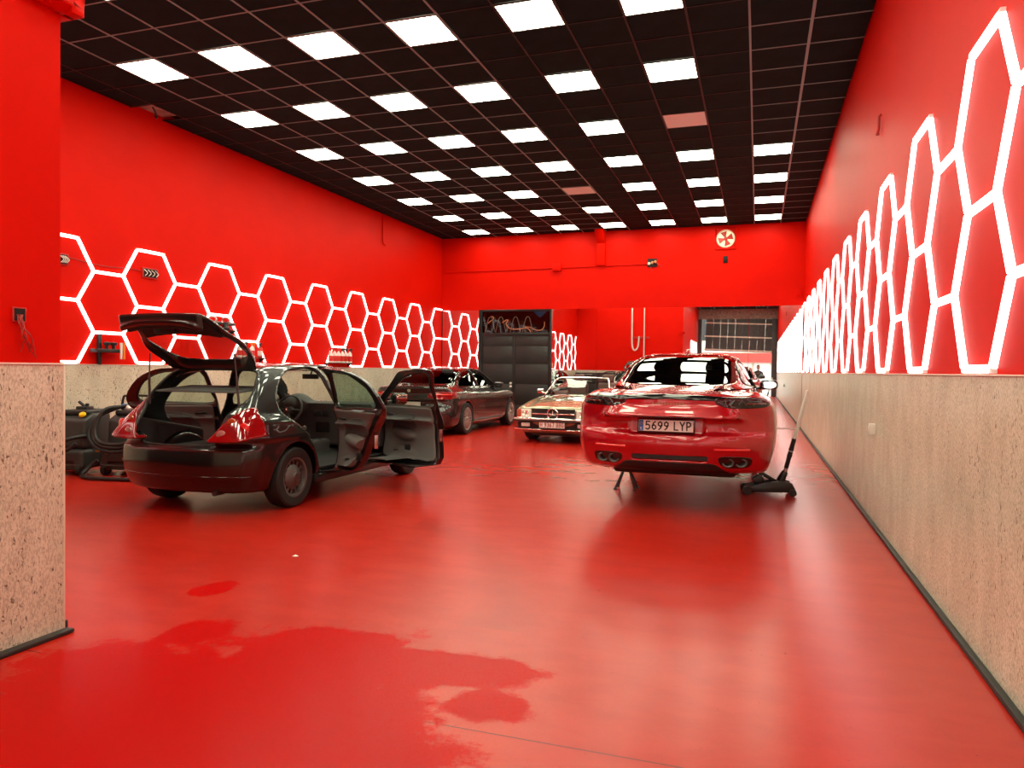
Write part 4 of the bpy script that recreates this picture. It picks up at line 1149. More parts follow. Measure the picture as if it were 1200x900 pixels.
# ================================================================ RED FASTBACK raised on stands
mat('red_metallic', (0.40, 0.003, 0.010, 1), 0.25, metal=0.2, coat=1.0, coat_rough=0.015)
def build_fastback():
    RA, FA, WR = 1.06, 4.00, 0.355
    LIFT = 0.20
    root = thing('fastback_car', 'red fastback saloon with Spanish plate raised off the floor, seen from behind', 'car', (-0.80, 7.15, LIFT), PI / 2)
    ztop = prof([(-0.4, 0.1), (0.06, 0.90), (0.20, 1.005), (0.42, 1.06), (0.9, 1.205), (1.45, 1.372), (1.9, 1.42), (2.35, 1.428), (2.8, 1.39), (3.05, 1.335), (3.9, 1.0), (4.3, 0.85), (5.2, 0.3)])
    zd = prof([(-0.3, 0.985), (0.1, 0.99), (0.5, 1.035), (1.1, 1.03), (2.0, 0.985), (3.0, 0.96), (3.8, 0.965), (4.3, 0.91), (4.8, 0.78), (5.2, 0.62)])
    w = prof([(-0.1, 0.885), (0.15, 0.925), (0.5, 0.98), (0.95, 1.0), (1.5, 0.985), (2.4, 0.955), (3.4, 0.965), (4.05, 0.975), (4.6, 0.91), (5.1, 0.72)])
    gw = prof([(0.0, 0.50), (0.35, 0.60), (0.9, 0.70), (1.5, 0.755), (2.2, 0.785), (3.0, 0.775), (3.8, 0.70), (4.2, 0.6)])
    sec = prof([(0.05, -0.20), (0.2, -0.10), (0.32, -0.045), (0.5, -0.008), (0.65, 0.0), (0.80, -0.012), (0.95, -0.055), (1.1, -0.12)])
    xr = prof([(0.0, 0.40), (0.18, 0.19), (0.27, 0.09), (0.40, 0.025), (0.50, 0.0), (0.58, 0.015), (0.63, 0.055), (0.74, 0.07), (0.86, 0.045), (0.95, 0.02), (0.985, 0.035), (1.05, 0.12), (1.3, 0.5)])
    xf = prof([(0.0, 4.8), (0.2, 5.0), (0.45, 5.05), (0.65, 4.98), (0.85, 4.8), (1.1, 4.4)])
    def f(x, y, z):
        a = np.abs(y)
        s = a - (w(x) + sec(z))
        t = z - (zd(x) - 0.05 * y * y)
        r = xr(z) + 0.26 * np.power(np.minimum(a, 1.0) / 0.9, 2.8) - x
        fr = x - (xf(z) - 0.45 * np.power(np.minimum(a, 1.0) / 0.9, 2.4))
        low = smax(smax(s, t, 0.16), smax(r, fr, 0.02), 0.10)
        g = smax(a - (gw(x) - 0.52 * (z - 1.0)), (z - (ztop(x) - 0.07 * y * y)) * 0.9, 0.14)
        g = smax(g, 0.75 - z, 0.05)
        b_ = smin(low, g, 0.07)
        b_ = smax(b_, 0.165 + 0.06 * np.clip(1.2 - x, 0, 0.9) - z, 0.05)
        for ax in (RA, FA):
            cyl = smax(np.hypot(x - ax, z - 0.34) - 0.375, 0.60 - a, 0.03)
            b_ = smax(b_, -cyl, 0.018)
        return b_
    rear_win = Poly([(0.565, 1.085), (0.585, 1.13), (0.575, 1.20), (0.545, 1.31), (0.50, 1.362), (0.25, 1.388), (0, 1.394), (-0.25, 1.388), (-0.50, 1.362), (-0.545, 1.31), (-0.575, 1.20), (-0.585, 1.13), (-0.565, 1.085), (-0.3, 1.065), (0, 1.06), (0.3, 1.065)], 2)
    side_win = Poly([(0.95, 1.10), (1.15, 1.20), (1.45, 1.30), (1.9, 1.355), (2.4, 1.36), (2.8, 1.30), (3.3, 1.13), (3.50, 1.03), (3.2, 1.015), (2.2, 1.025), (1.2, 1.06)], 3)
    wind = Poly([(0.66, 1.0), (0.56, 1.2), (0.48, 1.33), (0, 1.365), (-0.48, 1.33), (-0.56, 1.2), (-0.66, 1.0), (0, 0.97)], 3)
    hole_r = lambda x, y, z: np.maximum(rear_win(y, z), x - 1.75)
    hole_s = lambda x, y, z: np.maximum(side_win(x, z), 0.40 - np.abs(y))
    hole_w = lambda x, y, z: np.maximum(wind(y, z), 2.9 - x)
    plate_pocket = lambda x, y, z: rbox(x, y, z, (0.035, 0.03, 0.675), (0.06, 0.36, 0.085), 0.03)
    lower_slot = lambda x, y, z: rbox(x, y, z, (0.0, 0.0, 0.365), (0.10, 0.36, 0.024), 0.014)
    def shell(x, y, z):
        v = f(x, y, z)
        v2 = smax(v, -plate_pocket(x, y, z), 0.03)
        v2 = smax(v2, -lower_slot(x, y, z), 0.015)
        F = np.maximum(v2, -(v + 0.075))
        for g in (hole_r, hole_s, hole_w):
            F = smax(F, -g(x, y, z), 0.012)
        return F
    skin('body', shell, (-0.06, -1.06, 0.12), (5.1, 1.06, 1.48), 0.0175, 'red_metallic', root)
    skin('rear_window', lambda x, y, z: f(x, y, z) + 0.006, (0.2, -0.65, 1.0), (1.8, 0.65, 1.45), 0.02, 'glass_dark', root, keep=lambda x, y, z: (rear_win(y, z) < 0.012) & (x < 1.75))
    skin('windscreen', lambda x, y, z: f(x, y, z) + 0.012, (2.8, -0.75, 0.9), (4.2, 0.75, 1.45), 0.03, 'glass_tint', root, keep=lambda x, y, z: (wind(y, z) < 0.015) & (x > 2.9))
    for s in (1, -1):
        skin('side_window', lambda x, y, z: f(x, y, z) + 0.008, (0.9, min(s * 0.38, s), 0.95), (3.6, max(s * 0.38, s), 1.42), 0.02, 'glass_dark', root, keep=lambda x, y, z: (side_win(x, z) < 0.012) & (np.abs(y) > 0.4))
        MB().tube(side_pts(f, side_win.pts, s, 0.0), 0.009, 6, True).build('window_trim', 'gloss_black', root, smooth=60)
        for xb in (2.0,):
            MB().tube(side_pts(f, [(xb + (0.06 if xb > 2 else -0.02) * k, 1.02 + 0.05 * k) for k in range(0, 7 if xb < 2 else 3)], s, -0.002), 0.022, 6).build('window_pillar', 'gloss_black', root, smooth=60)
        # door shut lines and handles
        for pts in ([(1.35, 0.34), (1.55, 0.5), (1.60, 0.8), (1.62, 1.02)], [(2.25, 0.25), (2.25, 0.6), (2.24, 1.02)], [(3.55, 0.25), (3.55, 0.6), (3.50, 1.0)]):
            MB().tube(side_pts(f, smooth_path(pts, 5), s, -0.002), 0.004, 5).build('shut_line', 'rubber', root, smooth=60)
        for xh in (1.75, 2.75):
            MB().tube(side_pts(f, [(xh, 0.83), (xh + 0.1, 0.83), (xh + 0.2, 0.83)], s, 0.014), 0.011, 6).build('door_handle', 'red_metallic', root, smooth=60)
        # mirror
        p = side_pts(f, [(3.42, 1.0)], s, 0.0)[0]
        o = skin('wing_mirror', lambda x, y, z: smin(rbox(x, y, z, (3.38, p[1] + s * 0.20, 1.035), (0.055, 0.115, 0.065), 0.05), rbox(x, y, z, (3.42, p[1] + s * 0.05, 0.985), (0.025, 0.09, 0.018), 0.015), 0.03), (3.2, min(p[1] - s * 0.1, p[1] + s * 0.36), 0.9), (3.6, max(p[1] - s * 0.1, p[1] + s * 0.36), 1.15), 0.011, 'gloss_black', root)
        MB().lathe([(0.0, 0.0), (1.0, 0.0), (1.0, 0.004), (0.0, 0.004)], 24, 'x', Matrix.Translation((3.322, p[1] + s * 0.20, 1.035)) @ Matrix.Diagonal((1, 0.095, 0.05, 1))).build('mirror_glass', 'mirror_glass', o, smooth=30)
        # tail lamp ends, smoked, with a lit-looking inner lattice
        pl = Poly([(s * a, b_) for a, b_ in ((0.44, 0.955), (0.62, 0.962), (0.80, 0.962), (0.92, 0.945), (0.93, 0.90), (0.88, 0.865), (0.74, 0.852), (0.58, 0.853), (0.48, 0.872), (0.42, 0.905))], 3)
        o = skin('tail_lamp', lambda x, y, z: smax(smax(f(x, y, z) - 0.006, np.maximum(pl(y, z), x - 0.62), 0.012), -(f(x, y, z) + 0.03), 0.01), (-0.05, min(s * 0.38, s * 1.0), 0.82), (0.7, max(s * 0.38, s * 1.0), 1.0), 0.0085, 'lamp_smoke', root)
        lp = []
        for k in range(5):
            y0 = 0.56 + k * 0.07
            lp += [(s * y0, 0.885), (s * (y0 + 0.035), 0.93)]
        MB().tube(rear_pts(f, lp, 0.008), 0.004, 5).build('lamp_lattice', 'rim_dark', o, smooth=60)
        MB().tube(rear_pts(f, [(s * a, 0.9) for a in (0.70, 0.76, 0.82, 0.88)], 0.008), 0.006, 5).build('lamp_strip', 'lamp_red', o, smooth=60)
        # exhaust surround with two oval tips
        ep = Poly([(s * a, b_) for a, b_ in ((0.475, 0.395), (0.64, 0.40), (0.755, 0.385), (0.765, 0.335), (0.72, 0.285), (0.56, 0.275), (0.49, 0.30), (0.455, 0.35))], 3)
        o = skin('exhaust_surround', lambda x, y, z: smax(smax(f(x, y, z) - 0.003, np.maximum(ep(y, z), x - 0.6), 0.012), -(f(x, y, z) + 0.05), 0.01), (-0.05, min(s * 0.42, s * 0.8), 0.24), (0.5, max(s * 0.42, s * 0.8), 0.44), 0.009, 'gloss_black', root)
        for yc in (0.545, 0.665):
            p = rear_pts(f, [(s * yc, 0.335)], 0.012)[0]
            mt = Matrix.Translation(p) @ Matrix.Diagonal((1, 1.15, 0.88, 1))
            MB().lathe([(0.030, 0.05), (0.034, 0.0), (0.044, -0.006), (0.050, 0.0), (0.050, 0.09)], 24, 'x', mt).build('exhaust_tip', 'dark_steel', o, smooth=40)
            MB().lathe([(0.0, 0.02), (0.033, 0.02)], 20, 'x', mt).build('exhaust_bore', 'rubber', o)
        # red reflector strip
        yy = np.linspace(0.42, 0.74, 14)
        MB().tube(rear_pts(f, [(s * y, 0.462) for y in yy], -0.001), 0.011, 6).build('reflector', 'lamp_red_lit', root, smooth=60)
    # full width light bar between the lamps
    bar = Poly([(0.46, 0.965), (0, 0.985), (-0.46, 0.965), (-0.60, 0.95), (-0.46, 0.918), (0, 0.932), (0.46, 0.918), (0.60, 0.95)], 2)
    o = skin('light_bar', lambda x, y, z: smax(smax(f(x, y, z) - 0.004, np.maximum(bar(y, z), x - 0.4), 0.008), -(f(x, y, z) + 0.03), 0.008), (-0.05, -0.66, 0.86), (0.4, 0.66, 1.02), 0.0085, 'gloss_black', root)
    MB().tube(rear_pts(f, [(y, 0.952 - 0.03 * (y / 0.5) ** 2) for y in np.linspace(-0.5, 0.5, 30)], 0.006), 0.004, 5).build('bar_chrome', 'rim_dark', o, smooth=60)
    # model script in raised strokes below the light bar
    sc = MB()
    for k in range(11):
        y0 = 0.155 - k * 0.028
        x_, y_, z_ = rear_pts(f, [(y0, 0.888)], 0.003)[0]
        sc.box((x_, y_ - 0.010, z_ - 0.007), (x_ + 0.004, y_ + 0.006, z_ - 0.003)).box((x_, y_ - 0.010, z_ + 0.003), (x_ + 0.004, y_ + 0.006, z_ + 0.007)).box((x_, y_ + 0.004, z_ - 0.007), (x_ + 0.004, y_ + 0.008, z_ + 0.007))
    sc.build('model_script', mat('script_grey', (0.30, 0.22, 0.12, 1), 0.3, metal=0.8), root)
    # boot shut line
    bl = [(0.60, 0.86), (0.56, 0.78), (0.47, 0.745), (0.3, 0.742), (0, 0.742), (-0.3, 0.742), (-0.47, 0.745), (-0.56, 0.78), (-0.60, 0.86)]
    MB().tube(rear_pts(f, [(a, b_ + 0.02) for a, b_ in smooth_path(bl, 6)], -0.003), 0.0035, 5).build('boot_line', 'rubber', root, smooth=60)
    # dark diffuser under the bumper
    dp = Poly([(0.44, 0.315), (0.40, 0.325), (-0.40, 0.325), (-0.44, 0.315), (-0.50, 0.27), (-0.60, 0.20), (0.60, 0.20), (0.50, 0.27)], 0)
    skin('diffuser', lambda x, y, z: smax(smax(f(x, y, z) - 0.004, np.maximum(dp(y, z), x - 0.5), 0.012), -(f(x, y, z) + 0.05), 0.01), (-0.05, -0.7, 0.1), (0.5, 0.7, 0.38), 0.011, 'trim_black', root)
    MB().box((0.08, -0.36, 0.348), (0.10, 0.36, 0.385)).build('bumper_slot', 'trim_black', root)
    plate(root, (0.048, 0.035, 0.673), '5699 LYP', 'plate_ink', True)
    MB().box((1.45, -0.7, 0.14), (3.6, 0.7, 0.18)).build('underbody', 'trim_black', root, bevel=0.02)
    # roof antenna and boot-lid lettering strip, wheel hubs without wheels
    skin('roof_antenna', lambda x, y, z: smax(np.sqrt(((x - 1.95) / 2.2) ** 2 + ((y + 0.0) / 0.6) ** 2 + ((z - 1.42) / 1.0) ** 2) - 0.055, 1.41 - z, 0.01), (1.8, -0.06, 1.38), (2.1, 0.06, 1.5), 0.009, 'red_metallic', root)
    for x_ in (RA,):
        for s in (1, -1):
            o = MB().lathe([(0.06, -0.01), (0.19, -0.01), (0.19, 0.02), (0.06, 0.02)], 32, 'y').build('brake_disc', 'disc', root, smooth=30, loc=(x_, s * 0.80, 0.30))
            MB().lathe([(0.0, -s * 0.14), (0.07, -s * 0.12), (0.08, s * 0.03), (0.035, s * 0.05), (0.0, s * 0.05)], 20, 'y').build('wheel_hub', 'dark_steel', o, smooth=30)
            MB().box((0.05, -0.05, 0.02), (0.20, 0.06, 0.16)).build('brake_caliper', 'trim_black', o, bevel=0.02)
    for s in (1, -1):       # front wheels hang on their springs
        wheel(root, FA, s * 0.83, 0.30, WR, 0.27, 'dark', s, 0.265)
    skin('shade_silencer', lambda x, y, z: smin(rbox(x, y, z, (0.62, 0, 0.22), (0.22, 0.62, 0.07), 0.05), rbox(x, y, z, (1.3, 0, 0.20), (0.5, 0.42, 0.06), 0.04), 0.04), (0.35, -0.7, 0.1), (1.9, 0.7, 0.33), 0.03, 'trim_black', root)  # dark silencer boxes added under the tail to deepen the shade there
    # cabin
    skin('cabin_floor', lambda x, y, z: np.maximum(np.maximum(f(x, y, z) + 0.085, z - 0.36), 0.25 - z), (0.4, -0.95, 0.2), (4.0, 0.95, 0.45), 0.04, 'cabin_dark', root)
    skin('rear_shelf', lambda x, y, z: np.maximum(np.maximum(f(x, y, z) + 0.085, np.abs(z - 0.98) - 0.03), x - 1.35), (0.3, -0.9, 0.9), (1.5, 0.9, 1.05), 0.03, 'cabin_dark', root)
    for y_ in (0.38, -0.38):
        seat(root, 2.80, y_, 0.44); seat(root, 1.95, y_, 0.34)
    skin('dashboard', lambda x, y, z: smax(smax(f(x, y, z) + 0.09, z - 0.98, 0.04), smax(3.35 - x, 0.45 - z, 0.05), 0.05), (3.2, -0.9, 0.4), (4.1, 0.9, 1.05), 0.035, 'cabin_dark', root)
    steering_wheel(root, (3.20, 0.38, 0.90))
    # nose
    for s in (1, -1):
        pl = Poly([(s * 0.50, 0.62), (s * 0.56, 0.72), (s * 0.75, 0.75), (s * 0.86, 0.72), (s * 0.84, 0.62), (s * 0.66, 0.58)], 3)
        skin('head_lamp', lambda x, y, z: smax(smax(f(x, y, z) - 0.005, np.maximum(pl(y, z), 4.2 - x), 0.015), -(f(x, y, z) + 0.03), 0.01), (4.2, min(s * 0.4, s * 0.95), 0.5), (5.1, max(s * 0.4, s * 0.95), 0.82), 0.014, 'lamp_clear', root)
    pl = Poly([(0.7, 0.27), (0.72, 0.40), (-0.72, 0.40), (-0.7, 0.27)], 0)
    skin('front_intake', lambda x, y, z: smax(smax(f(x, y, z) - 0.004, np.maximum(pl(y, z), 4.2 - x), 0.01), -(f(x, y, z) + 0.03), 0.01), (4.2, -0.8, 0.2), (5.1, 0.8, 0.45), 0.016, 'trim_black', root)
    return root
fastback = build_fastback()
# ================================================================ DARK GREY SALOON parked at the back
mat('brown_metallic', (0.030, 0.023, 0.023, 1), 0.22, metal=0.35, coat=1.0, coat_rough=0.02)
def build_saloon():
    RA, FA, WR = 1.02, 3.94, 0.338
    root = thing('saloon_car', 'dark grey-brown metallic saloon parked beside the left wall', 'car', (-6.79, 13.58, 0), PI / 2)
    ztop = prof([(-0.4, 0.2), (0.06, 0.85), (0.25, 1.00), (0.60, 1.075), (0.95, 1.25), (1.33, 1.385), (1.8, 1.432), (2.2, 1.438), (2.6, 1.405), (2.85, 1.35), (3.6, 1.02), (4.0, 0.85), (5.0, 0.3)])
    zd = prof([(-0.3, 1.03), (0.1, 1.045), (0.6, 1.05), (1.2, 1.01), (2.0, 0.985), (3.0, 0.96), (3.55, 0.985), (4.1, 0.93), (4.6, 0.83), (4.9, 0.7)])
    w = prof([(-0.1, 0.83), (0.15, 0.87), (0.5, 0.905), (1.0, 0.928), (2.0, 0.925), (3.0, 0.922), (4.0, 0.922), (4.5, 0.86), (4.9, 0.70)])
    gw = prof([(0.0, 0.60), (0.5, 0.68), (1.0, 0.74), (1.8, 0.775), (2.6, 0.765), (3.5, 0.69), (3.9, 0.6)])
    sec = prof([(0.05, -0.16), (0.2, -0.07), (0.35, -0.025), (0.5, -0.015), (0.62, -0.012), (0.78, 0.0), (0.86, -0.004), (0.96, -0.045), (1.1, -0.10)])
    xr = prof([(0.0, 0.30), (0.2, 0.10), (0.35, 0.02), (0.48, 0.0), (0.58, 0.02), (0.66, 0.07), (0.8, 0.085), (0.95, 0.05), (1.03, 0.03), (1.08, 0.08), (1.3, 0.4)])
    xf = prof([(0.0, 4.65), (0.25, 4.83), (0.5, 4.87), (0.75, 4.82), (0.9, 4.6), (1.1, 4.3)])
    def f(x, y, z):
        a = np.abs(y)
        s = a - (w(x) + sec(z)); t = z - (zd(x) - 0.05 * y * y)
        r = xr(z) + 0.20 * np.power(np.minimum(a, 1.0) / 0.85, 2.8) - x
        fr = x - (xf(z) - 0.42 * np.power(np.minimum(a, 1.0) / 0.85, 2.5))
        low = smax(smax(s, t, 0.10), smax(r, fr, 0.02), 0.08)
        g = smax(a - (gw(x) - 0.46 * (z - 1.0)), (z - (ztop(x) - 0.07 * y * y)) * 0.9, 0.12)
        g = smax(g, 0.75 - z, 0.05)
        b_ = smax(smin(low, g, 0.04), 0.19 - z, 0.06)
        for ax in (RA, FA):
            b_ = smax(b_, -smax(np.hypot(x - ax, z - WR) - 0.372, 0.60 - a, 0.03), 0.018)
        return b_
    side_win = Poly([(0.98, 1.03), (1.10, 1.16), (1.32, 1.29), (1.7, 1.365), (2.2, 1.372), (2.55, 1.33), (2.95, 1.17), (3.20, 1.03), (2.9, 1.015), (1.8, 1.02)], 3)
    rear_win = Poly([(0.66, 1.10), (0.60, 1.25), (0.52, 1.355), (0.25, 1.378), (0, 1.384), (-0.25, 1.378), (-0.52, 1.355), (-0.60, 1.25), (-0.66, 1.10), (-0.3, 1.08), (0, 1.075), (0.3, 1.08)], 2)
    wind = Poly([(0.66, 1.02), (0.56, 1.2), (0.47, 1.34), (0, 1.375), (-0.47, 1.34), (-0.56, 1.2), (-0.66, 1.02), (0, 0.99)], 3)
    hole_r = lambda x, y, z: np.maximum(rear_win(y, z), x - 1.55)
    hole_s = lambda x, y, z: np.maximum(side_win(x, z), 0.40 - np.abs(y))
    hole_w = lambda x, y, z: np.maximum(wind(y, z), 2.7 - x)
    def shell(x, y, z):
        v = f(x, y, z); F = np.maximum(v, -(v + 0.06))
        for g in (hole_r, hole_s, hole_w): F = smax(F, -g(x, y, z), 0.014)
        return F
    skin('body', shell, (-0.06, -1.0, 0.14), (4.95, 1.0, 1.49), 0.022, 'brown_metallic', root)
    skin('rear_window', lambda x, y, z: f(x, y, z) + 0.008, (0.4, -0.7, 1.0), (1.6, 0.7, 1.45), 0.025, 'glass_dark', root, keep=lambda x, y, z: (rear_win(y, z) < 0.014) & (x < 1.55))
    skin('windscreen', lambda x, y, z: f(x, y, z) + 0.010, (2.6, -0.75, 0.9), (3.9, 0.75, 1.45), 0.035, 'glass_tint', root, keep=lambda x, y, z: (wind(y, z) < 0.015) & (x > 2.7))
    for s in (1, -1):
        skin('side_window', lambda x, y, z: f(x, y, z) + 0.008, (0.9, min(s * 0.38, s), 0.95), (3.3, max(s * 0.38, s), 1.42), 0.025, 'glass_dark', root, keep=lambda x, y, z: (side_win(x, z) < 0.014) & (np.abs(y) > 0.4))
        MB().tube(side_pts(f, side_win.pts, s, 0.0), 0.010, 6, True).build('window_trim', 'gloss_black', root, smooth=60)
        MB().tube(side_pts(f, [(1.98 - 0.02 * k, 1.02 + 0.06 * k) for k in range(0, 7)], s, -0.002), 0.028, 6).build('window_pillar', 'gloss_black', root, smooth=60)
        for pts in ([(1.32, 0.40), (1.40, 0.6), (1.30, 0.85), (1.22, 1.0)], [(2.10, 0.26), (2.10, 0.6), (2.05, 1.0)], [(3.30, 0.26), (3.30, 0.6), (3.26, 0.98)]):
            MB().tube(side_pts(f, smooth_path(pts, 5), s, -0.002), 0.005, 5).build('shut_line', 'rubber', root, smooth=60)
        for xh in (1.5, 2.35):
            MB().tube(side_pts(f, [(xh, 0.86), (xh + 0.1, 0.862), (xh + 0.2, 0.864)], s, 0.018), 0.013, 6).build('door_handle', 'brown_metallic', root, smooth=60)
        MB().tube(side_pts(f, [(1.45 + k * 0.1, 0.285) for k in range(0, 20)], s, 0.004), 0.014, 6).build('sill_strip', 'trim_black', root, smooth=60)
        p = side_pts(f, [(3.12, 1.0)], s, 0.0)[0]
        skin('wing_mirror', lambda x, y, z: smin(rbox(x, y, z, (3.06, p[1] + s * 0.15, 1.035), (0.06, 0.115, 0.065), 0.045), rbox(x, y, z, (3.10, p[1] + s * 0.03, 0.99), (0.03, 0.08, 0.02), 0.015), 0.03), (2.9, min(p[1] - s * 0.1, p[1] + s * 0.3), 0.9), (3.3, max(p[1] - s * 0.1, p[1] + s * 0.3), 1.15), 0.014, 'gloss_black', root)
        pl = Poly([(s * 0.42, 0.80), (s * 0.44, 0.90), (s * 0.70, 0.925), (s * 0.93, 0.91), (s * 0.93, 0.80), (s * 0.75, 0.765), (s * 0.6, 0.785)], 2)
        o = skin('tail_lamp', lambda x, y, z: smax(smax(f(x, y, z) - 0.006, np.maximum(pl(y, z), x - 0.50), 0.012), -(f(x, y, z) + 0.03), 0.01), (-0.05, min(s * 0.36, s), 0.72), (0.6, max(s * 0.36, s), 0.96), 0.011, 'lamp_red', root)
        MB().tube(rear_pts(f, [(s * a, b_) for a, b_ in ((0.48, 0.85), (0.58, 0.86), (0.68, 0.868), (0.78, 0.87), (0.86, 0.87))], 0.010), 0.014, 6).build('lamp_strip', 'lamp_red_lit', o, smooth=60)
        MB().lathe([(0.035, 0.04), (0.040, -0.005), (0.05, -0.008), (0.055, 0.0), (0.055, 0.08)], 20, 'x', Matrix.Translation((0.05, s * 0.56, 0.29))).build('exhaust_tip', 'dark_steel', root, smooth=40)
        pl = Poly([(s * 0.40, 0.60), (s * 0.42, 0.70), (s * 0.7, 0.73), (s * 0.84, 0.74), (s * 0.82, 0.63), (s * 0.6, 0.58)], 2)
        skin('head_lamp', lambda x, y, z: smax(smax(f(x, y, z) - 0.005, np.maximum(pl(y, z), 4.0 - x), 0.015), -(f(x, y, z) + 0.03), 0.01), (4.0, min(s * 0.35, s * 0.95), 0.5), (4.95, max(s * 0.35, s * 0.95), 0.82), 0.016, 'lamp_clear', root)
        pl = Poly([(s * 0.06, 0.52), (s * 0.05, 0.68), (s * 0.30, 0.69), (s * 0.33, 0.60), (s * 0.28, 0.52)], 2)
        skin('grille', lambda x, y, z: smax(smax(f(x, y, z) - 0.005, np.maximum(pl(y, z), 4.0 - x), 0.01), -(f(x, y, z) + 0.03), 0.01), (4.2, min(s * 0.02, s * 0.4), 0.45), (4.95, max(s * 0.02, s * 0.4), 0.75), 0.014, 'trim_black', root)
        for x_ in (RA, FA):
            wheel(root, x_, s * 0.80, WR, WR, 0.24, 'multi', s, 0.245)
    dp = Poly([(0.70, 0.36), (-0.70, 0.36), (-0.62, 0.19), (0.62, 0.19)], 0)
    skin('rear_valance', lambda x, y, z: smax(smax(f(x, y, z) - 0.004, np.maximum(dp(y, z), x - 0.5), 0.012), -(f(x, y, z) + 0.04), 0.01), (-0.05, -0.8, 0.12), (0.5, 0.8, 0.42), 0.016, 'trim_black', root)
    MB().box((0.0825, -0.27, 0.58), (0.09, 0.27, 0.76)).build('plate_recess', 'trim_black', root)
    plate(root, (0.055, 0.0, 0.66), '', 'plate_ink', True)
    MB().box((0.35, -0.7, 0.13), (4.5, 0.7, 0.2)).build('underbody', 'trim_black', root, bevel=0.02)
    # badge roundel
    p = rear_pts(f, [(0.0, 0.945)], 0.004)[0]
    MB().lathe([(0.0, -0.004), (0.038, -0.003), (0.040, 0.006)], 20, 'x', Matrix.Translation(p)).build('badge', 'chrome', root, smooth=40)
    skin('cabin_floor', lambda x, y, z: np.maximum(np.maximum(f(x, y, z) + 0.07, z - 0.36), 0.25 - z), (0.4, -0.95, 0.2), (4.0, 0.95, 0.45), 0.05, 'cabin_dark', root)
    skin('rear_shelf', lambda x, y, z: np.maximum(np.maximum(f(x, y, z) + 0.07, np.abs(z - 1.02) - 0.03), x - 1.15), (0.3, -0.9, 0.95), (1.3, 0.9, 1.08), 0.035, 'cabin_dark', root)
    for y_ in (0.37, -0.37):
        seat(root, 2.45, y_, 0.50); seat(root, 1.55, y_, 0.50)
    skin('dashboard', lambda x, y, z: smax(smax(f(x, y, z) + 0.07, z - 0.98, 0.04), smax(3.05 - x, 0.45 - z, 0.05), 0.05), (2.9, -0.9, 0.4), (3.8, 0.9, 1.05), 0.04, 'cabin_dark', root)
    return root
saloon = build_saloon()
